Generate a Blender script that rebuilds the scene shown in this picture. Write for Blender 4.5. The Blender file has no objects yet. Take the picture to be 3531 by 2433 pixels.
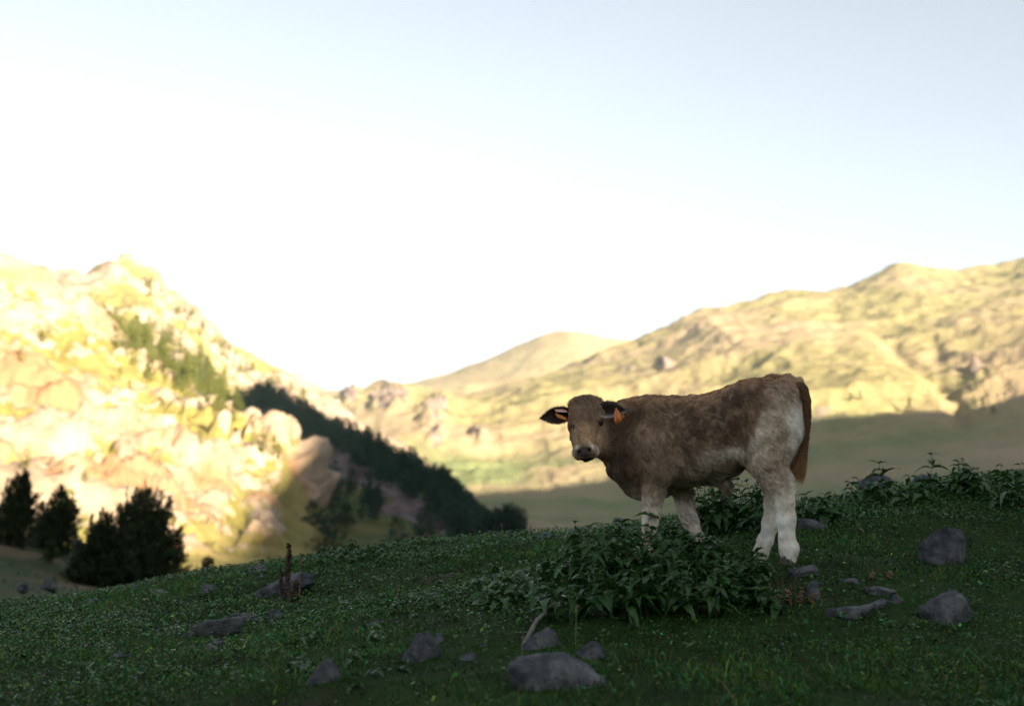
import bpy, math, random
import numpy as np

# ------------------------------------------------------------------ scene, camera, sky, sun, exposure
scene = bpy.context.scene
col = scene.collection
W, H = 3531.0, 2433.0                 # photograph pixels, used only to read positions off the photograph
F = 4694.0                            # focal length in those pixels (50 mm lens on 35 mm film)
HORIZON = 1800.0
TILT = math.atan((HORIZON - H / 2) / F)

cam_data = bpy.data.cameras.new("camera")
cam_data.sensor_width = 36.0
cam_data.lens = F / W * 36.0
cam_data.clip_start = 0.1
cam_data.clip_end = 60000.0
cam_data.dof.use_dof = True
cam_data.dof.focus_distance = 6.7
cam_data.dof.aperture_fstop = 2.0
cam = bpy.data.objects.new("camera", cam_data)
cam.location = (0, 0, 0)
cam.rotation_euler = (math.pi / 2 + TILT, 0, 0)
col.objects.link(cam)
scene.camera = cam

SUN_ALPHA = math.radians(35)          # the light travels away from the camera and to the left
SUN_ELEV = math.radians(15.1)
TANE = math.tan(SUN_ELEV)
world = bpy.data.worlds.new("World")
scene.world = world
world.use_nodes = True
wn = world.node_tree.nodes
wl = world.node_tree.links
sky = wn.new("ShaderNodeTexSky")
sky.sky_type = 'NISHITA'
sky.sun_disc = False
sky.sun_elevation = SUN_ELEV
sky.sun_rotation = math.pi - SUN_ALPHA
sky.altitude = 1500
sky.air_density = 1.0
sky.dust_density = 3.0
sky.ozone_density = 1.0
hs = wn.new("ShaderNodeHueSaturation")
hs.inputs['Saturation'].default_value = 0.36
wl.new(sky.outputs[0], hs.inputs['Color'])
bg = wn["Background"]
wl.new(hs.outputs[0], bg.inputs['Color'])
bg.inputs['Strength'].default_value = 0.053

sun_data = bpy.data.lights.new("sun", 'SUN')
sun_data.energy = 5.0
sun_data.angle = math.radians(0.53)
sun_data.color = (1.0, 0.85, 0.62)
sun = bpy.data.objects.new("sun", sun_data)
sun.rotation_euler = (math.pi / 2 - SUN_ELEV, 0, math.pi + SUN_ALPHA + math.pi)
col.objects.link(sun)

vs = scene.view_settings
vs.view_transform = 'Standard'
vs.look = 'None'
vs.exposure = 2.25
vs.gamma = 1.0
scene.render.engine = 'CYCLES'
scene.cycles.use_denoising = True
scene.cycles.denoising_prefilter = 'ACCURATE'
scene.cycles.use_adaptive_sampling = False
scene.cycles.max_bounces = 6
scene.cycles.diffuse_bounces = 3
scene.cycles.glossy_bounces = 2
scene.cycles.transmission_bounces = 3
scene.cycles.volume_bounces = 0
scene.cycles.use_light_tree = False

# ------------------------------------------------------------------ helpers
rng = np.random.default_rng(7)
random.seed(7)
CT, ST = math.cos(TILT), math.sin(TILT)

def rays(px, py):
    px = np.asarray(px, float); py = np.asarray(py, float)
    X = (px - W / 2) / F; Y = (H / 2 - py) / F
    return np.stack([X, CT - Y * ST, ST + Y * CT], -1)

def pt(px, py, d):
    r = rays(px, py)
    return r * (np.asarray(d, float) / r[..., 1])[..., None]

def proj(p):
    p = np.asarray(p, float)
    fw = p[..., 1] * CT + p[..., 2] * ST
    up = -p[..., 1] * ST + p[..., 2] * CT
    return W / 2 + F * p[..., 0] / fw, H / 2 - F * up / fw

def _hash(ix, iy, iz, seed):
    h = (ix.astype(np.int64) * 374761393 + iy.astype(np.int64) * 668265263 + iz.astype(np.int64) * 2147483647 + seed * 974634777) & 0xffffffff
    h = ((h ^ (h >> 13)) * 1274126177) & 0xffffffff
    h = ((h ^ (h >> 16)) * 2246822519) & 0xffffffff
    return ((h ^ (h >> 15)) & 0xffff) / 32767.5 - 1.0

def vnoise(p, seed=0):
    p = np.asarray(p, float)
    i = np.floor(p); f = p - i
    f = f * f * f * (f * (f * 6 - 15) + 10)
    i = i.astype(np.int64)
    out = 0.0
    for dx in (0, 1):
        wx = f[..., 0] if dx else 1 - f[..., 0]
        for dy in (0, 1):
            wy = f[..., 1] if dy else 1 - f[..., 1]
            for dz in (0, 1):
                wz = f[..., 2] if dz else 1 - f[..., 2]
                out = out + wx * wy * wz * _hash(i[..., 0] + dx, i[..., 1] + dy, i[..., 2] + dz, seed)
    return out

def fbm(p, octaves=4, seed=0, gain=0.5, ridged=False):
    p = np.asarray(p, float)
    a, s, out = 1.0, 1.0, 0.0
    for k in range(octaves):
        n = vnoise(p * s + k * 17.3, seed + k)
        if ridged:
            n = 1 - 2 * np.abs(n)
        out = out + a * n
        a *= gain; s *= 2.03
    return out

def sstep(x, a, b):
    t = np.clip((x - a) / (b - a), 0, 1)
    return t * t * (3 - 2 * t)

def tag(o, label=None, cat=None, group=None, kind=None):
    if label: o["label"] = label
    if cat: o["category"] = cat
    if group: o["group"] = group
    if kind: o["kind"] = kind
    return o

def mesh_np(name, verts, faces=None, tris=None, quads=None, mat=None, smooth=False, colors=None):
    """mesh from numpy arrays; tris (n,3) and/or quads (n,4); colors per vertex (n,3)"""
    me = bpy.data.meshes.new(name)
    verts = np.asarray(verts, np.float32)
    me.vertices.add(len(verts))
    me.vertices.foreach_set("co", verts.ravel())
    loops, starts, tot = [], [], 0
    if tris is not None and len(tris):
        loops.append(np.asarray(tris, np.int32).ravel()); starts.append(np.arange(len(tris), dtype=np.int32) * 3); tot = len(tris) * 3
    if quads is not None and len(quads):
        loops.append(np.asarray(quads, np.int32).ravel()); starts.append(np.arange(len(quads), dtype=np.int32) * 4 + tot)
    loops = np.concatenate(loops); starts = np.concatenate(starts)
    me.loops.add(len(loops)); me.loops.foreach_set("vertex_index", loops)
    me.polygons.add(len(starts)); me.polygons.foreach_set("loop_start", starts)
    if smooth:
        me.polygons.foreach_set("use_smooth", np.ones(len(starts), dtype=bool))
    if colors is not None:
        at = me.color_attributes.new("tint", 'FLOAT_COLOR', 'POINT')
        c4 = np.ones((len(verts), 4), np.float32); c4[:, :3] = colors
        at.data.foreach_set("color", c4.ravel())
    me.update(calc_edges=True)
    me.validate()
    if mat: me.materials.append(getattr(mat, "m", mat))
    return me

def obj(name, me, parent=None, loc=None, rot=None, scale=None):
    o = bpy.data.objects.new(name, me)
    col.objects.link(o)
    if loc is not None: o.location = loc
    if rot is not None: o.rotation_euler = rot
    if scale is not None: o.scale = scale if hasattr(scale, '__len__') else (scale,) * 3
    if parent is not None: o.parent = parent
    return o

def empty(name, loc=(0, 0, 0), rz=0.0):
    o = bpy.data.objects.new(name, None)
    o.empty_display_size = 0.1
    o.location = loc; o.rotation_euler = (0, 0, rz)
    col.objects.link(o)
    return o

def grid_faces(nv, nu):
    i = np.arange(nv * nu).reshape(nv, nu)
    return np.stack([i[:-1, :-1], i[:-1, 1:], i[1:, 1:], i[1:, :-1]], -1).reshape(-1, 4)

def tube(path, radii, sides=6, flat=1.0):
    """closed tapered tube: returns verts, quads"""
    path = np.asarray(path, float); radii = np.asarray(radii, float)
    n = len(path)
    tan = np.gradient(path, axis=0)
    tan /= np.linalg.norm(tan, axis=1)[:, None] + 1e-9
    ref = np.array([0.31, 0.83, 0.12])
    if abs(tan[0] @ (ref / np.linalg.norm(ref))) > 0.9: ref = np.array([1.0, 0.1, 0.2])
    s = np.cross(tan, ref); s /= np.linalg.norm(s, axis=1)[:, None] + 1e-9
    t = np.cross(tan, s)
    ang = np.arange(sides) / sides * 2 * np.pi
    v = path[:, None] + radii[:, None, None] * (np.cos(ang)[None, :, None] * s[:, None] + flat * np.sin(ang)[None, :, None] * t[:, None])
    v = v.reshape(-1, 3)
    q = []
    for i in range(n - 1):
        for j in range(sides):
            k = (j + 1) % sides
            q.append((i * sides + j, i * sides + k, (i + 1) * sides + k, (i + 1) * sides + j))
    return v, np.array(q, int)

class Mat:
    """small node-material builder"""
    def __init__(self, name, rough=0.8, spec=0.3):
        self.m = bpy.data.materials.new(name); self.m.use_nodes = True
        self.n = self.m.node_tree.nodes; self.l = self.m.node_tree.links
        self.b = self.n["Principled BSDF"]
        self.b.inputs['Roughness'].default_value = rough
        self.b.inputs['Specular IOR Level'].default_value = spec
        self.tc = None
    def coord(self):
        if self.tc is None: self.tc = self.n.new("ShaderNodeTexCoord")
        return self.tc.outputs['Object']
    def noise(self, scale, detail=5, rough=0.6, dist=0.0, stretch=None):
        t = self.n.new("ShaderNodeTexNoise")
        t.inputs['Scale'].default_value = scale; t.inputs['Detail'].default_value = detail
        t.inputs['Roughness'].default_value = rough; t.inputs['Distortion'].default_value = dist
        if stretch:
            mp = self.n.new("ShaderNodeMapping"); mp.inputs['Scale'].default_value = stretch
            self.l.new(self.coord(), mp.inputs[0]); self.l.new(mp.outputs[0], t.inputs['Vector'])
        else:
            self.l.new(self.coord(), t.inputs['Vector'])
        return t.outputs['Fac']
    def ramp(self, fac, stops):
        r = self.n.new("ShaderNodeValToRGB")
        e = r.color_ramp.elements
        while len(e) < len(stops): e.new(0.5)
        for k, (p, c) in enumerate(stops):
            e[k].position = p
            e[k].color = (*c, 1) if hasattr(c, '__len__') else (c, c, c, 1)
        self.l.new(fac, r.inputs[0])
        return r.outputs[0]
    def mix(self, fac, a, b, mode='MIX'):
        x = self.n.new("ShaderNodeMix"); x.data_type = 'RGBA'; x.blend_type = mode
        for sock, v in ((x.inputs[0], fac), (x.inputs[6], a), (x.inputs[7], b)):
            if hasattr(v, 'is_output'): self.l.new(v, sock)
            elif hasattr(v, '__len__'): sock.default_value = (*v, 1)
            else: sock.default_value = v
        return x.outputs[2]
    def math(self, op, a, b=0.0):
        x = self.n.new("ShaderNodeMath"); x.operation = op; x.use_clamp = False
        for sock, v in ((x.inputs[0], a), (x.inputs[1], b)):
            if hasattr(v, 'is_output'): self.l.new(v, sock)
            else: sock.default_value = v
        return x.outputs[0]
    def attr(self, name="tint"):
        a = self.n.new("ShaderNodeAttribute"); a.attribute_name = name
        return a.outputs['Color']
    def normal_z(self):
        g = self.n.new("ShaderNodeNewGeometry"); s = self.n.new("ShaderNodeSeparateXYZ")
        self.l.new(g.outputs['Normal'], s.inputs[0]); return s.outputs['Z']
    def obj_random(self):
        i = self.n.new("ShaderNodeObjectInfo"); return i.outputs['Random']
    def bump(self, h, strength=0.5, dist=0.02):
        b = self.n.new("ShaderNodeBump"); b.inputs['Strength'].default_value = strength
        b.inputs['Distance'].default_value = dist
        self.l.new(h, b.inputs['Height']); self.l.new(b.outputs[0], self.b.inputs['Normal'])
    def color(self, c):
        if hasattr(c, 'is_output'): self.l.new(c, self.b.inputs['Base Color'])
        else: self.b.inputs['Base Color'].default_value = (*c, 1)
        return self
    def translucent(self, c, fac=0.35):
        t = self.n.new("ShaderNodeBsdfTranslucent"); mx = self.n.new("ShaderNodeMixShader")
        if hasattr(c, 'is_output'): self.l.new(c, t.inputs[0])
        else: t.inputs[0].default_value = (*c, 1)
        mx.inputs[0].default_value = fac
        self.l.new(self.b.outputs[0], mx.inputs[1]); self.l.new(t.outputs[0], mx.inputs[2])
        self.l.new(mx.outputs[0], self.n["Material Output"].inputs['Surface'])

# ------------------------------------------------------------------ far terrain: lofts through measured contour lines
def resample(P, n):
    P = np.asarray(P, float)
    s = np.concatenate([[0], np.cumsum(np.linalg.norm(np.diff(P, axis=0), axis=1))])
    t = np.linspace(0, s[-1], n)
    return np.stack([np.interp(t, s, P[:, k]) for k in range(3)], -1)

def smooth_rows(G, w=9):
    k = np.hanning(w + 2)[1:-1]; k /= k.sum()
    pad = w // 2
    E = np.concatenate([2 * G[:, :1] - G[:, pad:0:-1], G, 2 * G[:, -1:] - G[:, -2:-pad - 2:-1]], 1)
    return np.stack([sum(k[j] * E[:, j:j + G.shape[1], c] for j in range(w)) for c in range(3)], -1)

def loft(rows, nu, nv, sm=7):
    R = [resample(pt(*np.array(r, float).T), nu) for r in rows]
    R = np.array(R)                                     # rows x nu x 3
    m = len(R)
    s = np.concatenate([[0], np.cumsum(np.linalg.norm(np.diff(R, axis=0), axis=2).mean(1))])
    t = np.linspace(0, s[-1], nv)
    out = np.empty((nv, nu, 3))
    for i, tt in enumerate(t):
        k = min(np.searchsorted(s, tt, 'right') - 1, m - 2)
        f = (tt - s[k]) / (s[k + 1] - s[k])
        p0, p1, p2, p3 = R[max(k - 1, 0)], R[k], R[k + 1], R[min(k + 2, m - 1)]
        out[i] = 0.5 * ((2 * p1) + (-p0 + p2) * f + (2 * p0 - 5 * p1 + 4 * p2 - p3) * f ** 2 + (-p0 + 3 * p1 - 3 * p2 + p3) * f ** 3) * 0.6 + 0.4 * (p1 * (1 - f) + p2 * f)
    if sm: out = smooth_rows(out, sm)
    return out

def normals(G):
    du = np.gradient(G, axis=1); dv = np.gradient(G, axis=0)
    n = np.cross(du, dv)
    n /= np.linalg.norm(n, axis=2)[..., None] + 1e-9
    n[n[..., 1] > 0.98] *= -1
    return n

def rocky(p, s, seed):
    """blocky rock relief, roughly -1..1, s = size of the blocks in metres"""
    q = p / s
    q = q + 0.35 * np.stack([fbm(q * 0.7, 2, seed + 5), fbm(q * 0.7, 2, seed + 6), fbm(q * 0.7, 2, seed + 7)], -1)
    a = fbm(q, 4, seed, 0.5)
    b = fbm(q * np.array([1, 1, 2.2]) * 0.8 + 9, 3, seed + 3, 0.55, ridged=True)
    st = a * 3.0
    st = np.floor(st) + sstep(st - np.floor(st), 0.35, 0.65)
    return 0.28 * st + 0.35 * b

def terrain_mat(name, rock, grass, scale, rock_bias=0.5, slope_w=0.35, extra=None, rock2=None, low=None):
    m = Mat(name, 0.92, 0.1)
    n1 = m.noise(scale, 7, 0.62)
    n2 = m.noise(scale * 0.27, 4, 0.55, 0.6)
    n3 = m.noise(scale * 4.0, 5, 0.65)
    rk = m.ramp(n1, [(0.28, tuple(c * 0.42 for c in rock)), (0.55, rock), (0.8, tuple(min(0.75, c * 1.25) for c in rock))])  # rock mottle, its contrast raised to stand in for crevice shading
    if rock2: rk = m.mix(m.ramp(n2, [(0.5, 0.0), (0.62, 1.0)]), rk, rock2)
    gr = m.ramp(n3, [(0.3, tuple(c * 0.6 for c in grass)), (0.6, grass), (0.85, (grass[0] * 1.5, grass[1] * 1.25, grass[2] * 1.1))])
    if low:
        sp = m.n.new("ShaderNodeSeparateXYZ"); m.l.new(m.coord(), sp.inputs[0])
        lz = m.math('ADD', m.math('MULTIPLY', sp.outputs[2], 1.0 / 160.0), m.math('MULTIPLY', m.math('SUBTRACT', n2, 0.5), 0.8))
        gr = m.mix(m.ramp(lz, [(0.22, 1.0), (0.62, 0.0)]), gr, low)
    if extra: gr = m.mix(m.ramp(n2, [(0.42, 0.0), (0.66, 1.0)]), gr, extra)
    f = m.math('ADD', m.math('MULTIPLY', m.attr("tint"), 1.0), m.math('MULTIPLY', m.math('SUBTRACT', n1, 0.5), 1.1))
    f = m.math('ADD', f, m.math('MULTIPLY', m.math('SUBTRACT', n3, 0.5), 0.8))
    fac = m.ramp(f, [(0.42, 1.0), (0.56, 0.0)])
    m.color(m.mix(fac, rk, gr))
    m.bump(n3, 0.6, 0.5 / scale * 0.2)
    return m.m

def terrain(name, G, mat, rock=None):
    nv, nu = G.shape[:2]
    me = mesh_np(name, G.reshape(-1, 3), quads=grid_faces(nv, nu), mat=mat, smooth=True, colors=None if rock is None else np.repeat(np.clip(rock, 0, 1).reshape(-1, 1), 3, 1))
    o = obj(name, me)
    tag(o, kind="structure")
    return o

class Layer:
    """find a point of a terrain sheet under a given photograph position"""
    def __init__(self, G):
        self.P = G.reshape(-1, 3)
        self.px, self.py = proj(self.P)
    def at(self, px, py, tol=14):
        d2 = (self.px - px) ** 2 + (self.py - py) ** 2
        near = np.where(d2 < max(tol ** 2, d2.min() * 1.2))[0]
        return self.P[near[np.argmin(self.P[near, 1])]]

# valley floor, reaching the horizon
S = 6000.0
vg = np.linspace(-1, 1, 61); vg = np.sign(vg) * np.abs(vg) ** 3 * S
VX, VY = np.meshgrid(vg, vg)
VZ = -32 + 6 * fbm(np.stack([VX, VY, VX * 0], -1) / 900, 3, 3)
m_valley = terrain_mat("valley_grass", (0.30, 0.27, 0.23), (0.10, 0.12, 0.035), 0.02, 0.35)
terrain("valley_floor", np.stack([VX, VY, VZ], -1), m_valley)

# far peak in the middle
rows = [
    [(500, 1900, 2600), (1100, 1880, 2600), (1930, 1860, 2600), (2900, 1860, 2600)],
    [(500, 1620, 3100), (1100, 1600, 3100), (1930, 1560, 3000), (2900, 1560, 3100)],
    [(500, 1440, 3500), (1100, 1400, 3500), (1500, 1370, 3450), (1930, 1330, 3400), (2300, 1330, 3500), (2900, 1300, 3600)],
    [(300, 1420, 4000), (900, 1375, 4000), (1099, 1356, 4000), (1240, 1361, 4000), (1400, 1333, 4000), (1530, 1297, 4000), (1648, 1250, 4000), (1760, 1200, 4000),
     (1850, 1158, 4000), (1930, 1139, 4000), (2000, 1152, 4000), (2080, 1172, 4000), (2217, 1178, 4000), (2500, 1230, 4000), (2900, 1280, 4000)],
    [(300, 1500, 4500), (1100, 1440, 4500), (1930, 1260, 4500), (2300, 1300, 4500), (2900, 1400, 4500)],
]
G = loft(rows, 200, 90, 5)
n = normals(G)
G = G + n * (14 * fbm(G / 420, 5, 11, 0.5, ridged=True) + 4 * fbm(G / 60, 3, 12))[..., None] * np.linspace(1, 0.35, 90)[:, None, None]
m_far = terrain_mat("far_mountain_grass", (0.36, 0.28, 0.19), (0.36, 0.29, 0.165), 0.012, 0.36, 0.30, (0.30, 0.22, 0.12))
terrain("mountain_far", G, m_far, 0.25 + 0.25 * fbm(G / 200, 3, 13))

# big grassy mountain on the right
rows = [
    [(900, 1960, 640), (1400, 1950, 640), (2100, 1930, 640), (2800, 1900, 640), (3500, 1870, 640), (4600, 1850, 640)],
    [(900, 1880, 820), (1400, 1870, 820), (2100, 1840, 820), (2800, 1770, 820), (3500, 1720, 800), (4600, 1650, 760)],
    [(1000, 1790, 1000), (1400, 1770, 1000), (2100, 1735, 1000), (2800, 1610, 1000), (3250, 1590, 1000), (3550, 1560, 960), (4600, 1500, 900)],
    [(1000, 1700, 1200), (1602, 1680, 1200), (1900, 1668, 1200), (2095, 1632, 1200), (2450, 1530, 1200), (2795, 1427, 1200), (3000, 1408, 1200), (3134, 1400, 1200), (3313, 1410, 1212), (3390, 1398, 1190), (3500, 1380, 1150), (4600, 1250, 1050)],
    [(1000, 1560, 1450), (1370, 1540, 1430), (1700, 1545, 1430), (2095, 1500, 1430), (2450, 1400, 1430), (2795, 1300, 1420), (3000, 1270, 1420), (3150, 1270, 1435), (3240, 1280, 1445), (3400, 1250, 1410), (3600, 1220, 1370), (4600, 1080, 1300)],
    [(1000, 1450, 1750), (1200, 1420, 1720), (1370, 1400, 1690), (1600, 1430, 1720), (1868, 1370, 1700), (2150, 1310, 1700), (2450, 1230, 1700), (2795, 1160, 1690), (2950, 1150, 1710), (3080, 1140, 1730), (3250, 1115, 1720), (3500, 1080, 1700), (4600, 950, 1600)],
    [(950, 1420, 2050), (1130, 1400, 2000), (1220, 1372, 1900), (1374, 1342, 1900), (1480, 1370, 1950), (1600, 1395, 2000), (1868, 1322, 2050), (2055, 1249, 2100), (2217, 1178, 2150), (2300, 1140, 2160), (2395, 1100, 2180), (2550, 1060, 2200), (2712, 1015, 2200),
     (2780, 1016, 2220), (2866, 1020, 2240), (2960, 992, 2250), (3060, 948, 2250), (3110, 932, 2250), (3200, 934, 2270), (3305, 938, 2280), (3370, 936, 2260), (3455, 925, 2250), (3600, 890, 2250), (4600, 800, 2250)],
    [(950, 1500, 2500), (1400, 1420, 2500), (1868, 1400, 2600), (2217, 1260, 2600), (2712, 1110, 2700), (3110, 1040, 2700), (3455, 1040, 2700), (4600, 900, 2700)],
]
NV, NU = 220, 420
G = loft(rows, NU, NV, 7)
n = normals(G)
amp = np.ones(NV); amp[-30:] = np.linspace(1, 0.4, 30)
rel = 9 * fbm(G / np.array([190, 190, 420]), 5, 21, 0.5, ridged=True) + 2.2 * fbm(G / 26, 4, 22)
px_, py_ = proj(G)
# gully running down to the right
gx = np.array([2960, 3060, 3150, 3230, 3290, 3320]); gy = np.array([1130, 1200, 1275, 1345, 1405, 1450])
gd = np.abs(px_ - np.interp(py_, gy, gx)); gm = np.exp(-(gd / 34) ** 2) * sstep(py_, 1120, 1200) * (1 - sstep(py_, 1450, 1520))
rel -= 7 * gm
# rock outcrops on the left end and two ledges higher up
crags = [(1218, 1395, 42, 30, 9), (1345, 1395, 75, 45, 9), (1490, 1450, 60, 50, 11), (1500, 1530, 32, 28, 8), (1660, 1520, 36, 22, 8), (1690, 1330, 40, 22, 6), (2300, 1272, 36, 16, 8), (2165, 1272, 16, 12, 6), (3370, 1295, 30, 20, 7)]
cm = np.zeros_like(px_)
for cx, cy, w_, h_, a_ in crags:
    mk = np.exp(-(((px_ - cx) / w_) ** 2 + ((py_ - cy) / h_) ** 2) ** 2)
    rel += mk * a_ * (0.2 + 1.5 * rocky(G, 17, 24 + int(cx)))
    cm = np.maximum(cm, mk)
G4 = G + n * (rel * amp[:, None])[..., None]
m_right = terrain_mat("mountain_grass", (0.22, 0.17, 0.145), (0.29, 0.25, 0.12), 0.016, 0.33, 0.30, (0.33, 0.25, 0.16), None, (0.165, 0.19, 0.088))  # greener low grass, darkened too so the foot looks shaded
terrain("mountain_right", G4, m_right, cm * 0.75 + 0.05 + 0.22 * fbm(G / 90, 3, 25))
LAY4 = Layer(G4)

# left peak with its long ridge running down to the right
ridge = [(-500, 1010, 980), (-200, 980, 990), (68, 958, 1000), (162, 941, 1000), (231, 939, 1000), (272, 949, 1000), (312, 941, 1000), (345, 916, 1000), (386, 894, 1000), (427, 890, 1000), (463, 900, 1000), (504, 928, 1000), (537, 938, 1000), (573, 977, 1000),
         (630, 1027, 1000), (671, 1072, 1000), (728, 1129, 1005), (813, 1199, 1010), (875, 1228, 1015), (976, 1281, 1025), (1037, 1318, 1035), (1104, 1362, 1045), (1182, 1414, 1050), (1270, 1480, 1055), (1374, 1546, 1060), (1500, 1640, 1060), (1700, 1790, 1050), (1900, 1900, 1040)]
rows = [
    [(-500, 1750, 520), (200, 1750, 520), (800, 1780, 560), (1300, 1850, 620), (1900, 1990, 720)],
    [(-500, 1450, 620), (200, 1400, 620), (600, 1420, 650), (900, 1500, 700), (1300, 1700, 760), (1900, 1960, 820)],
    [(-500, 1210, 780), (200, 1170, 780), (450, 1180, 790), (650, 1290, 810), (900, 1400, 850), (1300, 1600, 900), (1900, 1930, 940)],
    [(-500, 1090, 880), (68, 1050, 890), (300, 1040, 890), (450, 1030, 890), (560, 1100, 900), (800, 1290, 920), (1100, 1430, 960), (1374, 1590, 980), (1900, 1915, 1000)],
    ridge,
    [(p[0] - 10, p[1] + 70, p[2] + 160) for p in ridge],
]
NV, NU = 170, 340
G = loft(rows, NU, NV, 3)
n = normals(G)
amp = np.ones(NV); k0 = int(NV * 0.60); amp[k0:] = np.linspace(1, 0.55, NV - k0)
r1 = rocky(G, 38, 31)
G3 = G + n * ((5.5 * r1 + 3.4 * rocky(G, 13, 33) + 1.0 * fbm(G / 9, 3, 32)) * amp[:, None])[..., None]
m_peak = terrain_mat("peak_rock_and_turf", (0.35, 0.265, 0.20), (0.22, 0.195, 0.075), 0.05, 0.54, 0.40, (0.27, 0.225, 0.09))
terrain("mountain_left", G3, m_peak, 0.5 + 0.45 * r1 + 0.25 * fbm(G / 60, 3, 36))
LAY3 = Layer(G3)

# shaded spur that carries the forest
spur = [(560, 1250, 760), (700, 1330, 750), (855, 1392, 740), (928, 1386, 735), (980, 1400, 730), (1052, 1440, 720), (1130, 1484, 710), (1218, 1520, 700), (1306, 1560, 690), (1374, 1602, 680), (1436, 1622, 672), (1539, 1680, 660), (1612, 1745, 650), (1659, 1795, 640), (1757, 1850, 630), (1830, 1880, 625), (2000, 1900, 620)]
rows = [
    [(500, 1960, 230), (900, 1985, 230), (1300, 1975, 240), (1700, 1950, 260), (2100, 1930, 330)],
    [(500, 1850, 330), (900, 1880, 330), (1228, 1890, 350), (1500, 1885, 380), (1800, 1895, 430), (2050, 1905, 480)],
    [(520, 1650, 480), (900, 1700, 480), (1100, 1760, 490), (1300, 1790, 500), (1500, 1830, 520), (1780, 1872, 560), (2030, 1903, 580)],
    [(540, 1450, 620), (800, 1500, 620), (1000, 1560, 610), (1200, 1660, 600), (1400, 1740, 600), (1600, 1810, 605), (1780, 1862, 615), (2010, 1902, 615)],
    spur,
    [(p[0] - 40, p[1] + 60, p[2] + 110) for p in spur],
]
NV, NU = 150, 300
G = loft(rows, NU, NV, 7)
n = normals(G)
px_, py_ = proj(G)
def band_mask(px_, py_, pts, w):
    m = np.zeros_like(px_)
    for (x0, y0), (x1, y1) in zip(pts[:-1], pts[1:]):
        t = np.clip(((px_ - x0) * (x1 - x0) + (py_ - y0) * (y1 - y0)) / ((x1 - x0) ** 2 + (y1 - y0) ** 2), 0, 1)
        d = np.hypot(px_ - x0 - t * (x1 - x0), py_ - y0 - t * (y1 - y0))
        m = np.maximum(m, 1 - sstep(d, w * 0.55, w * 1.25))
    return m
ROCKBANDS = [([(1120, 1600), (1210, 1640), (1300, 1690), (1450, 1765)], 34), ([(1306, 1775), (1420, 1800), (1530, 1835)], 20), ([(900, 1420), (960, 1470), (1010, 1530)], 20)]
bm_ = np.zeros_like(px_)
for pts, w_ in ROCKBANDS: bm_ = np.maximum(bm_, band_mask(px_, py_, pts, w_))
rel = 2.0 * fbm(G / 40, 4, 41) + 0.7 * fbm(G / 8, 3, 42) + bm_ * (3 + 3.5 * rocky(G, 16, 43))
G5 = G + n * rel[..., None]
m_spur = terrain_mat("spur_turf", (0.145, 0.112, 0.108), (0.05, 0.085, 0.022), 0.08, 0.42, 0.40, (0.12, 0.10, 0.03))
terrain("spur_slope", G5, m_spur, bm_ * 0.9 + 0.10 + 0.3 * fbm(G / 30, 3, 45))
LAY5 = Layer(G5)

# rocky hillside on the left, nearer
rows = [
    [(-700, 2150, 92), (0, 2120, 92), (500, 2110, 95), (900, 2110, 100), (1250, 2080, 112), (1500, 2030, 150), (1600, 2000, 220)],
    [(-700, 1960, 112), (0, 1985, 112), (300, 1990, 115), (600, 1996, 118), (820, 2000, 122), (1050, 1985, 150), (1300, 1950, 190), (1420, 1925, 230), (1450, 1920, 300)],
    [(-700, 1790, 150), (60, 1850, 158), (500, 1890, 172), (780, 1900, 188), (900, 1895, 215), (1100, 1895, 248), (1180, 1890, 275), (1200, 1890, 350)],
    [(-700, 1600, 225), (60, 1680, 235), (500, 1730, 262), (880, 1745, 298), (990, 1755, 325), (1060, 1785, 345), (1075, 1810, 380), (1065, 1830, 440)],
    [(-700, 1400, 305), (60, 1490, 315), (500, 1550, 338), (850, 1585, 362), (955, 1590, 378), (992, 1610, 405), (985, 1640, 500)],
    [(-700, 1180, 380), (60, 1290, 392), (400, 1350, 402), (650, 1430, 412), (800, 1480, 420), (890, 1510, 430), (930, 1560, 470), (920, 1600, 545)],
    [(-700, 900, 430), (-300, 920, 440), (68, 995, 448), (141, 1027, 450), (223, 1084, 452), (288, 1113, 452), (378, 1146, 452), (414, 1192, 448), (508, 1300, 440), (630, 1362, 438), (773, 1434, 432), (846, 1472, 432), (890, 1520, 470), (890, 1570, 560)],
    [(-700, 960, 520), (68, 1060, 530), (288, 1180, 530), (508, 1370, 520), (773, 1500, 515), (840, 1545, 540), (850, 1600, 600)],
]
NV, NU = 330, 420
G = loft(rows, NU, NV, 9)
n = normals(G)
depth = np.clip((G[..., 1] - 105) / 90, 0.0, 1)
px_, py_ = proj(G)
strk = fbm(np.stack([G[..., 0] + 0.9 * G[..., 2], G[..., 1] * 0.4, G[..., 2] * 2.2], -1) / 34, 3, 55)
rk = sstep(strk + 0.35 * fbm(G / 12, 3, 57), -0.40, 0.30) * np.clip(0.15 + sstep(1935 - py_, 0, 150), 0, 1)
rk *= 1 - 0.8 * sstep(px_, 1010, 1120)
rk = np.maximum(rk, 0.8 * sstep(fbm(G / 7, 3, 58), 0.05, 0.5) * sstep(1975 - py_, 0, 60) * (1 - sstep(px_, 900, 1050)))
rk = np.maximum(rk, 0.85 * sstep(1430 - py_, 0, 60) * sstep(fbm(G / 18, 3, 59), -0.5, 0.2))
e1 = np.array([0.74, 0.22, -0.63]); Gs = G - 0.5 * (G @ e1)[..., None] * e1
r1 = rocky(Gs, 30, 51); r2 = rocky(Gs, 11, 53)
G2 = G + n * (depth * (rk * (6.5 * r1 + 4.6 * r2) + 0.8 * fbm(G / 5, 3, 52) + 2.0 * rk))[..., None]
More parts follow.
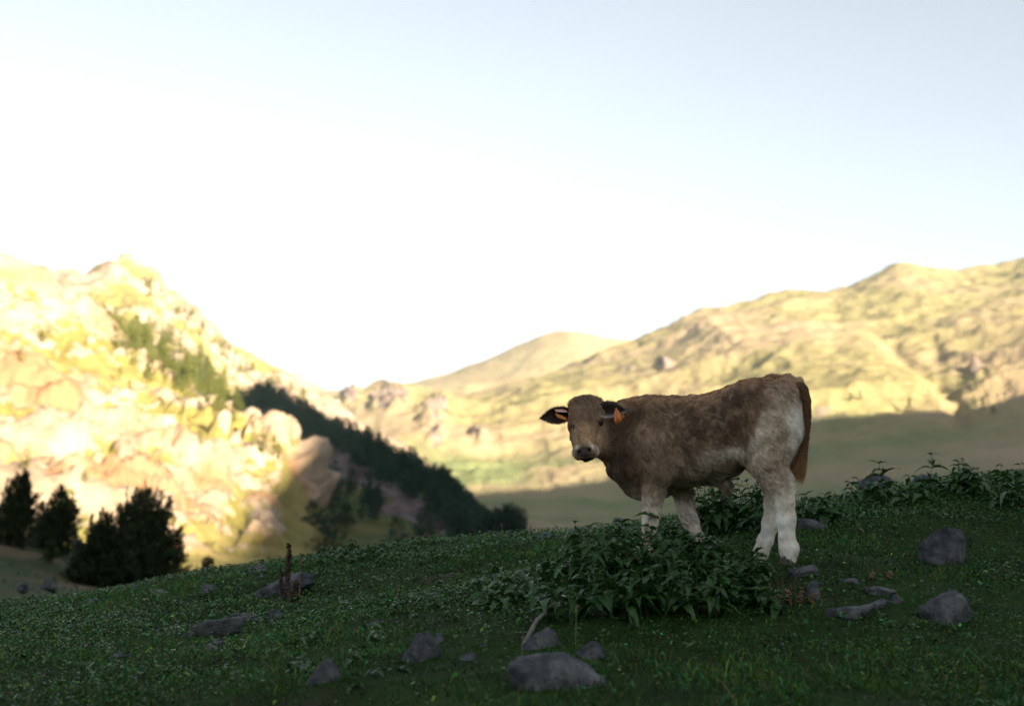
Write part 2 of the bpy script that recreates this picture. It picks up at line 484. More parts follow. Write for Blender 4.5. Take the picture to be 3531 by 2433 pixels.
m_hill = terrain_mat("hillside_rock_and_turf", (0.36, 0.275, 0.20), (0.215, 0.185, 0.056), 0.10, 0.655, 0.42, (0.265, 0.215, 0.08), (0.28, 0.165, 0.09))
terrain("hillside_rocky", G2, m_hill, rk * 0.72 + 0.30 * r2 * rk + 0.05)
LAY2 = Layer(G2)

# mountain behind the camera, to the right: it holds the low sun off the meadow and the valley
ca, sa = math.cos(SUN_ALPHA), math.sin(SUN_ALPHA)
hdir = np.array([-sa, ca, 0]); udir = np.array([ca, sa, 0])
prof = np.array([(-900, 60), (-400, 40), (-150, 26), (-60, 18), (0, 16), (30, 19), (50, 28.5), (66, 37.5), (100, 61.5), (140, 90), (175, 115), (222, 178), (262, 225), (300, 264), (340, 285), (440, 287), (500, 272), (563, 258), (629, 256), (695, 269), (828, 305), (904, 317), (975, 310), (1005, 298), (1100, 310), (1400, 350), (1900, 300), (2600, 150)], float)
T0 = -480.0
us = np.concatenate([np.linspace(-900, -80, 40, endpoint=False), np.linspace(-80, 1050, 280, endpoint=False), np.linspace(1050, 2600, 60)])
vc = np.interp(us, prof[:, 0], prof[:, 1])
kk = np.hanning(9)[1:-1]; kk /= kk.sum()
vc = np.convolve(np.pad(vc, 3, 'edge'), kk, 'valid')
top = vc - T0 * TANE
NB = 60
s = np.linspace(-1, 1, NB)
shape = 1 - np.abs(s) ** 1.15
base = -30.0
reach = np.where(s < 0, 700.0, 360.0)
TT = T0 + (s * reach)[:, None] + 0 * us[None]
ZZ = base + (top[None] - base) * shape[:, None]
Gc = udir * us[None, :, None] + hdir * TT[..., None]
Gc[..., 2] = ZZ
jit = 10 * fbm(Gc / 60, 4, 61) * (np.abs(s)[:, None] > 0.06)
Gc[..., 2] += np.minimum(jit, 0.0) * np.clip((1 - np.abs(s)) * 4, 0, 1)[:, None]
terrain("mountain_behind", Gc, m_spur)
# ------------------------------------------------------------------ near meadow (thin-plate surface through measured ground points)
MEADOW_PTS = [
    (0, 2433, 4.7), (900, 2433, 4.6), (1765, 2433, 4.4), (2600, 2433, 4.4), (3531, 2433, 4.6),
    (0, 2240, 6.0), (500, 2235, 6.0), (900, 2225, 5.8), (1450, 2240, 5.3), (1900, 2240, 5.2), (2300, 2220, 5.25), (2600, 2210, 5.3), (3100, 2230, 5.2), (3531, 2250, 5.1),
    (2350, 2090, 5.75), (1950, 2090, 5.8), (2750, 2060, 5.85), (3000, 2040, 6.0), (3240, 2110, 5.7), (3450, 2090, 5.9),
    (2725, 1950, 6.42), (2612, 1948, 6.72), (2212, 1928, 6.78), (2420, 1888, 7.0), (2450, 1960, 6.45), (2950, 1930, 6.7), (3260, 1925, 6.85), (3500, 1900, 7.0),
    (2450, 1850, 7.6), (2850, 1815, 7.6), (3100, 1790, 7.8), (3450, 1760, 7.9),
    (2100, 1875, 7.8), (1800, 1960, 7.6), (1500, 2010, 7.4), (1200, 2060, 7.3), (900, 2110, 7.2), (600, 2150, 7.2), (200, 2180, 7.1), (0, 2190, 7.0),
    (100, 2085, 9.8), (350, 2048, 10.2), (600, 2022, 10.2), (850, 1975, 10.0), (1000, 1945, 9.8), (1150, 1905, 9.2), (1280, 1895, 9.3), (1420, 1888, 9.6), (1700, 1858, 9.6), (1980, 1838, 9.4), (2250, 1815, 9.2),
    (2550, 1770, 9.0), (2850, 1735, 9.0), (3050, 1700, 9.0), (3250, 1670, 9.1), (3500, 1640, 9.2), (3700, 1620, 9.2),
]
ctrl = [tuple(pt(*p)) for p in MEADOW_PTS]
# near the camera and behind the crest
ctrl += [(-3, 2.0, -1.05), (0, 2.0, -1.05), (3, 2.0, -0.95), (-5.5, 4, -0.95), (5.5, 4, -0.6), (-5.5, 7, -0.75), (6, 7, 0.15), (6.5, 9.5, 0.5),
         (-6, 10, -0.62), (-5, 13, -1.0), (-2, 13, -0.95), (0.2, 13, -0.75), (2, 13, -0.45), (4.5, 13, -0.1), (7, 13, 0.2), (-4, 16, -1.5), (0, 16, -1.4), (4, 16, -0.9), (7, 16, -0.5)]
ctrl = np.array(ctrl)
def tps_u(r2): return np.where(r2 > 0, 0.5 * r2 * np.log(r2 + 1e-12), 0)
_n = len(ctrl)
_K = tps_u(((ctrl[:, None, :2] - ctrl[None, :, :2]) ** 2).sum(-1)) + np.eye(_n) * 0.05
_Pm = np.concatenate([np.ones((_n, 1)), ctrl[:, :2]], 1)
_A = np.block([[_K, _Pm], [_Pm.T, np.zeros((3, 3))]])
_w = np.linalg.solve(_A, np.concatenate([ctrl[:, 2], np.zeros(3)]))
def meadow_z(x, y):
    x = np.asarray(x, float); y = np.asarray(y, float)
    sh = x.shape
    q = np.stack([x.ravel(), y.ravel()], -1)
    out = np.empty(len(q))
    for i in range(0, len(q), 20000):
        b = q[i:i + 20000]
        out[i:i + 20000] = tps_u(((b[:, None] - ctrl[None, :, :2]) ** 2).sum(-1)) @ _w[:_n] + _w[_n] + b @ _w[_n + 1:]
    z = out.reshape(sh)
    p = np.stack([x, y, 0 * x], -1)
    return z + 0.022 * fbm(p / 0.55, 3, 71) + 0.010 * fbm(p / 0.13, 2, 72)
MX0, MX1, MY0, MY1, MS = -6.5, 7.5, 1.5, 16.0, 0.05
mxs = np.arange(MX0, MX1 + 1e-6, MS); mys = np.arange(MY0, MY1 + 1e-6, MS)
MXG, MYG = np.meshgrid(mxs, mys)
MZG = meadow_z(MXG, MYG)
def gz(x, y):
    """bilinear height on the meadow mesh"""
    x = np.asarray(x, float); y = np.asarray(y, float)
    fx = np.clip((x - MX0) / MS, 0, len(mxs) - 1.001); fy = np.clip((y - MY0) / MS, 0, len(mys) - 1.001)
    i = fx.astype(int); j = fy.astype(int); u = fx - i; v = fy - j
    return (MZG[j, i] * (1 - u) + MZG[j, i + 1] * u) * (1 - v) + (MZG[j + 1, i] * (1 - u) + MZG[j + 1, i + 1] * u) * v
def ground_hit(px, py, d0=3.5, d1=13.0):
    ds = np.arange(d0, d1, 0.01)
    P = pt(np.full(len(ds), px), np.full(len(ds), py), ds)
    below = P[:, 2] < gz(P[:, 0], P[:, 1])
    k = np.argmax(below) if below.any() else np.argmin(np.abs(P[:, 2] - gz(P[:, 0], P[:, 1])))
    return P[k]

mm = Mat("meadow_soil", 0.95, 0.1)
c1 = mm.ramp(mm.noise(3.0, 6, 0.65), [(0.3, (0.014, 0.022, 0.007)), (0.55, (0.022, 0.046, 0.011)), (0.75, (0.034, 0.060, 0.014))])
mm.color(mm.mix(mm.ramp(mm.noise(0.9, 3, 0.5, 0.5), [(0.58, 0.0), (0.7, 1.0)]), c1, (0.040, 0.036, 0.022)))
mm.bump(mm.noise(40, 4), 0.7, 0.02)
meadow = terrain("meadow", np.stack([MXG, MYG, MZG], -1), mm.m)

# slope beyond the crest, down to the foot of the hillside
rows = [
    [(-1200, 2300, 10.5), (0, 2180, 11.0), (600, 2120, 11.5), (1200, 2060, 11.5), (1765, 1990, 11.5), (2600, 1950, 11.0), (3531, 1900, 11.0), (4800, 1850, 11.0)],
    [(-1200, 2120, 16.0), (0, 2075, 17.0), (300, 2075, 17.0), (600, 2090, 17.5), (1200, 2060, 18), (1765, 2000, 18), (2600, 1950, 18), (3531, 1900, 18), (4800, 1850, 18)],
    [(-1200, 2030, 28), (0, 1995, 28), (300, 2030, 29), (600, 2075, 30), (1200, 2080, 30), (1765, 2030, 30), (2600, 1970, 30), (3531, 1930, 30), (4800, 1890, 30)],
    [(-1200, 1930, 40), (0, 1905, 41), (130, 1925, 42), (300, 1975, 42), (450, 2035, 43), (700, 2085, 43), (1200, 2090, 44), (1765, 2040, 45), (2600, 1980, 45), (3531, 1940, 45), (4800, 1900, 45)],
    [(-1200, 1860, 55), (0, 1852, 56), (150, 1872, 57), (300, 1920, 58), (450, 2000, 60), (700, 2060, 62), (1200, 2080, 62), (1765, 2040, 64), (2600, 1990, 64), (3531, 1950, 64), (4800, 1910, 64)],
    [(-1200, 1900, 72), (0, 1900, 74), (300, 1980, 76), (700, 2070, 80), (1200, 2090, 80), (1765, 2050, 82), (2600, 2000, 82), (3531, 1960, 82), (4800, 1920, 82)],
    [(-1200, 2080, 105), (0, 2080, 105), (700, 2100, 110), (1200, 2090, 125), (1765, 2040, 150), (2600, 2000, 160), (3531, 1970, 160), (4800, 1930, 160)],
    [(-1200, 2050, 200), (0, 2050, 200), (1200, 2060, 240), (1765, 2000, 320), (2600, 1970, 340), (3531, 1950, 340), (4800, 1920, 340)],
    [(-1200, 1990, 520), (0, 1990, 520), (1200, 1990, 560), (1765, 1950, 640), (2600, 1940, 660), (3531, 1910, 660), (4800, 1900, 660)],
]
G = loft(rows, 260, 170, 5)
n = normals(G)
G1 = G.copy()
G1[..., 2] += np.clip((G[..., 1] - 12) / 30, 0.05, 1) * (0.35 * fbm(G / 9, 3, 81) + 0.10 * fbm(G / 1.5, 3, 82))
m_slope = Mat("slope_turf", 0.95, 0.1)
a = m_slope.ramp(m_slope.noise(0.9, 6, 0.65), [(0.3, (0.014, 0.026, 0.008)), (0.55, (0.026, 0.044, 0.012)), (0.75, (0.04, 0.055, 0.016))])
b = m_slope.ramp(m_slope.noise(1.7, 6, 0.65), [(0.3, (0.055, 0.042, 0.02)), (0.7, (0.10, 0.073, 0.036))])
m_slope.color(m_slope.mix(m_slope.ramp(m_slope.noise(0.16, 4, 0.55, 0.4, (1, 1, 5)), [(0.48, 0.0), (0.56, 1.0)]), a, b))
terrain("slope_beyond", G1, m_slope.m)
LAY1 = Layer(G1)
# ------------------------------------------------------------------ calf
TH = math.radians(22)
CA = np.array([math.cos(TH), -math.sin(TH), 0.0])      # body axis, towards the rump
CL = np.array([math.sin(TH), math.cos(TH), 0.0])       # sideways, towards the far side
CM = np.array([(2450 - W / 2) / F * 6.6, 6.6, 0.0])
def cp(px, py, b):
    """photograph position on the lengthwise plane b -> calf coordinates (a, b, z)"""
    r = rays(px, py)
    p = r * ((CM @ CL + b) / (r @ CL))
    return np.array([(p - CM) @ CA, b, p[2]])
def mpx(px_len, b=0.0): return px_len * 6.65 / F
def c2w(q):
    q = np.asarray(q, float)
    return CM + q[..., :1] * CA + q[..., 1:2] * CL + q[..., 2:3] * np.array([0, 0, 1.0])

VOX = 0.0055
lo = np.array([-0.78, -0.42, -0.33]); hi = np.array([0.56, 0.30, 0.78])
ax = [np.arange(lo[k], hi[k], VOX, dtype=np.float32) for k in range(3)]
SD = np.full(tuple(len(v) for v in ax), 1.0, np.float32)

def smin(a, b, k):
    h = np.clip(0.5 + 0.5 * (b - a) / k, 0, 1)
    return b + (a - b) * h - k * h * (1 - h)

def add_cone(p0, r0, p1, r1, k=0.02, sb=1.0, sub=False):
    """round cone between two points; sb squeezes it sideways"""
    p0 = np.asarray(p0, float); p1 = np.asarray(p1, float)
    m = max(r0, r1) + 0.05 + k
    mn = np.minimum(p0, p1) - m; mx = np.maximum(p0, p1) + m
    sl = tuple(slice(max(0, int((mn[i] - lo[i]) / VOX)), max(1, int((mx[i] - lo[i]) / VOX) + 1)) for i in range(3))
    X = ax[0][sl[0]][:, None, None]; Y = ax[1][sl[1]][None, :, None]; Z = ax[2][sl[2]][None, None, :]
    d = p1 - p0; L2 = max(float(d @ d), 1e-9)
    t = np.clip(((X - p0[0]) * d[0] + (Y - p0[1]) * d[1] + (Z - p0[2]) * d[2]) / L2, 0, 1)
    dist = np.sqrt((X - p0[0] - t * d[0]) ** 2 + ((Y - p0[1] - t * d[1]) / sb) ** 2 + (Z - p0[2] - t * d[2]) ** 2) - (r0 + t * (r1 - r0))
    dist = dist * min(1.0, sb)
    if sub: SD[sl] = -smin(-SD[sl], dist, k)
    else: SD[sl] = smin(SD[sl], dist.astype(np.float32), k)

def chain(pts, k=0.02, sb=1.0):
    """pts: (px, py, b, radius px)"""
    Q = [(cp(x, y, b), mpx(r)) for x, y, b, r in pts]
    for (a, ra), (b, rb) in zip(Q[:-1], Q[1:]): add_cone(a, ra, b, rb, k, sb)

# trunk and neck: cross-sections along the body (px, top, bottom, half width m, b offset, egg)
ST_ = [(2062, 1402, 1575, 0.070, -0.075, 0.0), (2095, 1390, 1612, 0.085, -0.055, 0.0), (2135, 1381, 1648, 0.103, -0.030, 0.05), (2175, 1373, 1676, 0.122, -0.010, 0.12),
       (2215, 1366, 1695, 0.140, 0, 0.2), (2260, 1364, 1694, 0.152, 0, 0.24), (2310, 1366, 1682, 0.163, 0, 0.25), (2370, 1368, 1672, 0.174, 0, 0.24), (2430, 1359, 1666, 0.180, 0, 0.2),
       (2490, 1343, 1655, 0.178, 0, 0.12), (2540, 1325, 1632, 0.172, 0, 0.03), (2590, 1312, 1600, 0.165, 0, -0.05), (2640, 1305, 1570, 0.157, 0, -0.08), (2690, 1299, 1540, 0.143, 0, -0.05), (2720, 1301, 1515, 0.115, 0, 0), (2741, 1316, 1480, 0.075, 0, 0), (2752, 1345, 1440, 0.03, 0, 0)]
sa_ = []; 
for x, t_, b_, hw, bo, eg in ST_:
    pt_, pb_ = cp(x, t_, bo), cp(x, b_, bo)
    sa_.append((0.5 * (pt_[0] + pb_[0]), bo, 0.5 * (pt_[2] + pb_[2]), hw, 0.5 * (pt_[2] - pb_[2]), eg))
sa_ = np.array(sa_)
A1 = ax[0].astype(float)
def sm1(v, w=15):
    k = np.hanning(w + 2)[1:-1]; k /= k.sum()
    return np.convolve(np.pad(v, w // 2, 'edge'), k, 'valid')
iv = [sm1(np.interp(A1, sa_[:, 0], sa_[:, j])) for j in range(1, 6)]
bo, zc, hw, hz, eg = [v[:, None, None].astype(np.float32) for v in iv]
inside = (A1 > sa_[0, 0] - 0.002) & (A1 < sa_[-1, 0] + 0.004)
Y = ax[1][None, :, None]; Z = ax[2][None, None, :]
zz = (Z - zc) / hz
we = hw * (1 - eg * np.clip(zz, -1, 1))
q = np.sqrt(np.abs((Y - bo) / we) ** 2.1 + np.abs(zz) ** 2.1)
f = (q - 1) * np.minimum(hw, hz) * 0.9
f[~inside] = 1.0
SD = np.minimum(SD, f.astype(np.float32))

# shoulders, near and far
for sgn, dx in ((-1, 0), (1, 62)):
    chain([(2268 + dx, 1440, 0.075 * sgn, 62), (2225 + dx, 1545, 0.098 * sgn, 70), (2200 + dx * 0.8, 1590, 0.088 * sgn, 58)], 0.05)
# near foreleg
chain([(2232, 1560, -0.108, 64), (2268, 1618, -0.112, 55), (2252, 1690, -0.105, 37), (2247, 1735, -0.102, 29), (2248, 1768, -0.100, 28), (2243, 1800, -0.10, 21), (2236, 1848, -0.10, 18.5), (2228, 1886, -0.10, 21), (2218, 1905, -0.10, 19)], 0.022)
# far foreleg
chain([(2315, 1570, 0.105, 58), (2340, 1625, 0.108, 50), (2353, 1690, 0.105, 36), (2362, 1740, 0.102, 33), (2372, 1775, 0.10, 29), (2384, 1806, 0.10, 22), (2400, 1840, 0.10, 18), (2413, 1862, 0.10, 20), (2418, 1878, 0.10, 19)], 0.022)
# brisket
chain([(2140, 1612, -0.03, 48), (2205, 1668, 0.0, 46), (2290, 1672, 0.02, 40)], 0.04)
# hind quarters
for sgn, dx in ((-1, 0), (1, 38)):
    chain([(2590 + dx, 1375, 0.085 * sgn, 62), (2665 + dx * 0.7, 1420, 0.078 * sgn, 84), (2665 + dx * 0.7, 1490, 0.082 * sgn, 88), (2652 + dx * 0.7, 1555, 0.092 * sgn, 72)], 0.05)
# near hind leg: stifle, gaskin, hock, cannon, pastern
chain([(2640, 1530, -0.105, 78), (2645, 1595, -0.118, 57), (2662, 1640, -0.115, 47), (2690, 1685, -0.110, 39)], 0.03)
chain([(2690, 1665, -0.110, 38), (2702, 1700, -0.108, 35), (2706, 1735, -0.107, 32), (2709, 1790, -0.106, 29), (2714, 1850, -0.106, 25.5), (2722, 1892, -0.106, 29), (2722, 1922, -0.106, 26)], 0.018, 0.86)
chain([(2668, 1600, -0.10, 36), (2712, 1655, -0.108, 20), (2726, 1692, -0.108, 13)], 0.02)          # tendon to the point of the hock
# far hind leg, a step forward
chain([(2700, 1540, 0.100, 74), (2680, 1600, 0.108, 55), (2672, 1650, 0.108, 44), (2676, 1700, 0.108, 36)], 0.03)
chain([(2672, 1690, 0.108, 36), (2668, 1740, 0.106, 31), (2657, 1800, 0.104, 26.5), (2640, 1860, 0.104, 22.5), (2624, 1905, 0.104, 25), (2616, 1928, 0.104, 23)], 0.018, 0.86)
# flank fold, belly, sheath
chain([(2560, 1560, -0.10, 26), (2610, 1600, -0.115, 24)], 0.05)
chain([(2478, 1645, 0.0, 30), (2500, 1668, 0.0, 14), (2507, 1692, 0.0, 5)], 0.03)
# tail head and dock
chain([(2660, 1312, 0.0, 16), (2715, 1306, 0.0, 17), (2752, 1316, 0.0, 16), (2772, 1345, 0.0, 14)], 0.02)

# head, turned to look at the camera: (px, py, depth offset m, radius px)
HB = -0.095
h0 = c2w(cp(2022, 1440, HB))
def hp(px, py, dy):
    p = pt(px, py, h0[1] + dy)
    v = p - CM
    return np.array([v @ CA, v @ CL, p[2]])
def hcone(a, b, k=0.02): add_cone(hp(*a[:3]), mpx(a[3]), hp(*b[:3]), mpx(b[3]), k)
hcone((2024, 1428, 0.035, 55), (2022, 1442, 0.01, 52), 0.02)            # cranium
hcone((1992, 1402, 0.045, 30), (2052, 1398, 0.045, 30), 0.03)           # poll
hcone((2024, 1386, 0.05, 22), (2010, 1390, 0.05, 20), 0.03)             # crown tuft
hcone((2020, 1440, -0.015, 46), (2014, 1500, -0.085, 37), 0.02)         # forehead to bridge
hcone((2014, 1500, -0.085, 36), (2011, 1543, -0.130, 29), 0.015)        # bridge to nose
hcone((2056, 1445, 0.005, 27), (2064, 1462, 0.0, 24), 0.015)            # orbits
hcone((1984, 1452, 0.005, 26), (1978, 1468, 0.005, 22), 0.015)
hcone((2000, 1558, -0.142, 23), (2030, 1552, -0.138, 24), 0.012)        # nose pad
hcone((1998, 1566, -0.140, 17), (2046, 1558, -0.120, 20), 0.012)        # upper lip
hcone((2062, 1500, 0.02, 38), (2050, 1545, -0.06, 27), 0.025)           # cheek and jaw
hcone((1996, 1505, 0.02, 36), (2004, 1548, -0.06, 25), 0.025)
hcone((2046, 1555, -0.06, 24), (2022, 1578, -0.118, 13), 0.015)         # lower jaw and chin
hcone((2064, 1475, 0.085, 48), (2095, 1500, 0.12, 62), 0.03)             # throat into the neck
hcone((2034, 1440, 0.075, 52), (2100, 1455, 0.14, 66), 0.03)
# nostrils, mouth line, eye sockets
add_cone(hp(1996, 1556, -0.172), mpx(6), hp(1999, 1561, -0.168), mpx(5), 0.006, sub=True)
add_cone(hp(2033, 1548, -0.172), mpx(6), hp(2029, 1553, -0.168), mpx(5), 0.006, sub=True)
for x0, x1, y0, y1 in ((1990, 2020, 1576, 1573), (2020, 2052, 1573, 1568)):
    add_cone(hp(x0, y0, -0.172), mpx(3), hp(x1, y1, -0.158), mpx(3), 0.005, sub=True)

def surface_nets(D):
    S = D < 0
    cells = np.zeros(tuple(s - 1 for s in D.shape), np.int8)
    for i in (0, 1):
        for j in (0, 1):
            for k in (0, 1):
                cells += S[i:D.shape[0] - 1 + i, j:D.shape[1] - 1 + j, k:D.shape[2] - 1 + k]
    act = np.argwhere((cells > 0) & (cells < 8))
    vid = np.full(cells.shape, -1, np.int64)
    vid[tuple(act.T)] = np.arange(len(act))
    corner = {}
    for i in (0, 1):
        for j in (0, 1):
            for k in (0, 1):
                corner[i, j, k] = D[act[:, 0] + i, act[:, 1] + j, act[:, 2] + k].astype(float)
    acc = np.zeros((len(act), 3)); cnt = np.zeros(len(act))
    for c0 in corner:
        for axis in range(3):
            if c0[axis]: continue
            c1 = list(c0); c1[axis] = 1; c1 = tuple(c1)
            d0, d1 = corner[c0], corner[c1]
            x = (d0 < 0) != (d1 < 0)
            t = np.where(x, d0 / np.where(x, d0 - d1, 1), 0)
            p = np.tile(np.array(c0, float), (len(act), 1)); p[:, axis] = t
            acc[x] += p[x]; cnt[x] += 1
    V = act + acc / cnt[:, None]
    quads = []
    for axis in range(3):
        a = [slice(None)] * 3; b = [slice(None)] * 3
        a[axis] = slice(0, -1); b[axis] = slice(1, None)
        e = np.argwhere(S[tuple(a)] != S[tuple(b)])
        inside0 = S[tuple(e.T)]
        o1, o2 = [(1, 2), (2, 0), (0, 1)][axis]
        d1 = np.zeros(3, int); d1[o1] = 1
        d2 = np.zeros(3, int); d2[o2] = 1
        idx = [e - d1 - d2, e - d2, e, e - d1]
        ok = np.all([(i >= 0).all(1) & (i < np.array(cells.shape)).all(1) for i in idx], axis=0)
        qd = np.stack([vid[tuple(i[ok].T)] for i in idx], -1)
        flip = ~inside0[ok]
        qd[flip] = qd[flip][:, ::-1]
        quads.append(qd[(qd >= 0).all(1)])
    return V, np.concatenate(quads)

V, Q = surface_nets(SD)
V = V * VOX + lo
def laplace(V, Q, it, lam=0.5):
    e = np.concatenate([Q[:, [0, 1]], Q[:, [1, 2]], Q[:, [2, 3]], Q[:, [3, 0]]])
    deg = np.bincount(e[:, 0], minlength=len(V)) + np.bincount(e[:, 1], minlength=len(V))
    for _ in range(it):
        s = np.zeros_like(V)
        for k in range(3):
            s[:, k] = np.bincount(e[:, 0], V[e[:, 1], k], len(V)) + np.bincount(e[:, 1], V[e[:, 0], k], len(V))
        V = V + lam * (s / deg[:, None] - V)
    return V
# keep the largest connected piece
e_ = np.concatenate([Q[:, [0, 1]], Q[:, [1, 2]], Q[:, [2, 3]], Q[:, [3, 0]]])
lab = np.arange(len(V))
for _ in range(400):
    m = np.minimum(lab[e_[:, 0]], lab[e_[:, 1]]); new = lab.copy()
    np.minimum.at(new, e_[:, 0], m); np.minimum.at(new, e_[:, 1], m); new = new[new]
    if (new == lab).all(): break
    lab = new
keep = lab == np.bincount(lab).argmax()
re = np.cumsum(keep) - 1
V = V[keep]; Q = re[Q[keep[Q[:, 0]]]]
V = laplace(V, Q, 3)
fn = np.cross(V[Q[:, 2]] - V[Q[:, 0]], V[Q[:, 3]] - V[Q[:, 1]])
if (fn * (V[Q].mean(1) - np.array([0, 0, 0.35]))).sum() < 0: Q = Q[:, ::-1]; fn = -fn
VN = np.zeros_like(V)
for j in range(4):
    for k in range(3): VN[:, k] += np.bincount(Q[:, j], fn[:, k], len(V))
VN /= np.linalg.norm(VN, axis=1)[:, None] + 1e-12
# loose muscle relief
V = V + VN * (0.005 * fbm(V / 0.10, 2, 91) + 0.0042 * fbm(V / np.array([0.032, 0.032, 0.055]), 3, 92))[:, None]
VW = c2w(V); NW = VN[:, :1] * CA + VN[:, 1:2] * CL + VN[:, 2:3] * np.array([0, 0, 1.0])
vpx, vpy = proj(VW)

# coat colour, from the place on the body
def lerp(c, d, t): return c * (1 - t[:, None]) + np.asarray(d) * t[:, None]
def blob(a0, b0, z0, r): return np.exp(-(((V - np.array([a0, b0, z0])) / r) ** 2).sum(1))
a_, b_, z_ = V.T
nz1 = fbm(V / 0.11, 4, 95); nz2 = fbm(V / 0.035, 3, 96)
C = np.tile(np.array([0.160, 0.092, 0.048]), (len(V), 1))
C = lerp(C, (0.078, 0.043, 0.024), sstep(nz1, -0.35, 0.45) * 0.9)
top_z = np.interp(a_, sa_[:, 0], sa_[:, 2] + sa_[:, 4])
C = lerp(C, (0.29, 0.155, 0.066), sstep(z_, top_z - 0.075, top_z - 0.005) * 0.8)                    # tan along the back
hq = lambda px, py, b: cp(px, py, b)
# pale hind quarters and legs
rump = sstep(a_ + 0.30 * (0.44 - z_) + 0.03 * nz1, hq(2590, 1450, -0.15)[0], hq(2650, 1450, -0.15)[0]) * (1 - 0.65 * sstep(z_, hq(2650, 1395, -0.1)[2], hq(2650, 1320, -0.1)[2]))
C = lerp(C, (0.34, 0.25, 0.172), rump * 0.95)
pale = rump * (1 - sstep(z_, hq(2650, 1520, -0.1)[2], hq(2650, 1430, -0.1)[2]) * 0.0) * blob(*hq(2610, 1500, -0.16), np.array([0.10, 0.2, 0.10]))
C = lerp(C, (0.46, 0.38, 0.29), np.clip(pale, 0, 1) * 0.9)
rear = sstep(a_, hq(2712, 1500, -0.1)[0], hq(2742, 1500, -0.1)[0]) * (1 - sstep(z_, hq(2700, 1440, 0)[2], hq(2700, 1370, 0)[2]))
C = lerp(C, (0.60, 0.53, 0.44), rear * 0.9)
zk = hq(2650, 1585, -0.1)[2] + 0.025 * nz1; zl = hq(2650, 1800, -0.1)[2]
hl = (a_ > hq(2560, 1600, -0.1)[0]) * (1 - sstep(z_, zl, zk))
C = lerp(C, (0.62, 0.545, 0.46), hl * 0.95)
zf0 = hq(2250, 1640, -0.1)[2] + 0.02 * nz1; zf1 = hq(2250, 1800, -0.1)[2]
fl = (a_ < hq(2480, 1700, 0)[0]) * (a_ > hq(2150, 1700, 0)[0] - 0.1) * (1 - sstep(z_, zf1, zf0)) * (z_ < zf0)
C = lerp(C, (0.56, 0.49, 0.41), fl * 0.85)
sh = blob(*hq(2245, 1600, -0.2), np.array([0.10, 0.15, 0.17])); C = lerp(C, (0.215, 0.150, 0.098), np.clip(sh, 0, 1) * 0.7)
belly = (1 - sstep(z_, hq(2450, 1655, 0)[2], hq(2450, 1585, -0.1)[2])) * sstep(a_, hq(2290, 1600, 0)[0], hq(2340, 1600, 0)[0]) * (a_ < hq(2610, 1600, 0)[0]) * (z_ > hq(2450, 1720, 0)[2])
C = lerp(C, (0.27, 0.215, 0.158), belly * 0.75)
C = lerp(C, (0.50, 0.43, 0.34), np.clip(blob(*hq(2515, 1562, -0.17), np.array([0.09, 0.2, 0.028])), 0, 1) * 0.85)
C = lerp(C, (0.40, 0.34, 0.27), np.clip(blob(*hq(2440, 1590, -0.18), np.array([0.07, 0.2, 0.03])) , 0, 1) * 0.6)
# muddy, clumped patches
dirt = sstep(nz2, 0.15, 0.55) * (a_ > hq(2300, 1500, 0)[0])
C = lerp(C, (0.26, 0.19, 0.125), dirt * 0.28 * (1 - rump))
kn = np.clip(blob(*hq(2655, 1640, -0.17), np.array([0.075, 0.2, 0.07])), 0, 1)
C = lerp(C, (0.12, 0.075, 0.042), kn * (0.15 + 0.45 * sstep(nz2, -0.1, 0.4)))
# neck, darkened behind the cheek: shading put into the coat colour
neck = sstep(vpx, 2086, 2112) * (1 - sstep(vpx, 2150, 2215)) * (vpy > 1420) * (b_ < 0.05)
C = lerp(C, (0.070, 0.041, 0.025), neck * 0.7 * sstep(vpy.astype(float), 1420, 1480))
# head
hd = lambda x, y, dy, r: np.exp(-(((V - hp(x, y, dy)) / (r * 6.65 / F)) ** 2).sum(1))
headm = np.clip(sstep(2110 - vpx, 0, 40) * (vpy < 1612) * (b_ < 0.02), 0, 1)
C = lerp(C, (0.20, 0.115, 0.056), headm * 0.85)
C = lerp(C, (0.120, 0.072, 0.042), headm * np.clip(hd(2018, 1440, -0.06, 55) * 1.2, 0, 1) * 0.9)
C = lerp(C, (0.095, 0.056, 0.034), headm * np.clip(hd(2020, 1385, 0.02, 45) * 1.2, 0, 1) * 0.8)
C = lerp(C, (0.42, 0.265, 0.13), headm * np.clip(hd(2024, 1514, -0.11, 38) * 1.5, 0, 1) * 0.85)
C = lerp(C, (0.42, 0.30, 0.19), headm * np.clip(hd(2068, 1508, -0.02, 40) * 1.5, 0, 1) * 0.8)
C = lerp(C, (0.34, 0.265, 0.19), headm * np.clip(hd(2068, 1440, -0.03, 20) + hd(2066, 1478, -0.03, 20), 0, 1) * 0.85)
C = lerp(C, (0.62, 0.56, 0.48), headm * np.clip(1.6 * (hd(2053, 1556, -0.125, 16) + 0.7 * hd(1986, 1566, -0.14, 11) + 0.9 * hd(2038, 1538, -0.150, 12) + 0.5 * hd(1992, 1545, -0.16, 9)), 0, 1) * 0.92)
C = lerp(C, (0.085, 0.062, 0.055), np.clip(2.6 * (hd(2003, 1561, -0.172, 17) + hd(2024, 1556, -0.168, 16)) - 0.5, 0, 1))
C = lerp(C, (0.008, 0.006, 0.006), np.clip(2.6 * (hd(1997, 1558, -0.168, 8) + hd(2032, 1550, -0.165, 8)) - 0.5, 0, 1))
C = lerp(C, (0.020, 0.014, 0.012), np.clip(2.4 * (hd(2022, 1585, -0.13, 17) + hd(2040, 1576, -0.125, 13) + hd(2006, 1580, -0.14, 10)) - 0.4, 0, 1))
C = lerp(C, (0.012, 0.008, 0.006), np.clip(2.6 * (hd(2068, 1456, -0.045, 11) + hd(1971, 1474, -0.04, 13)) - 0.6, 0, 1))
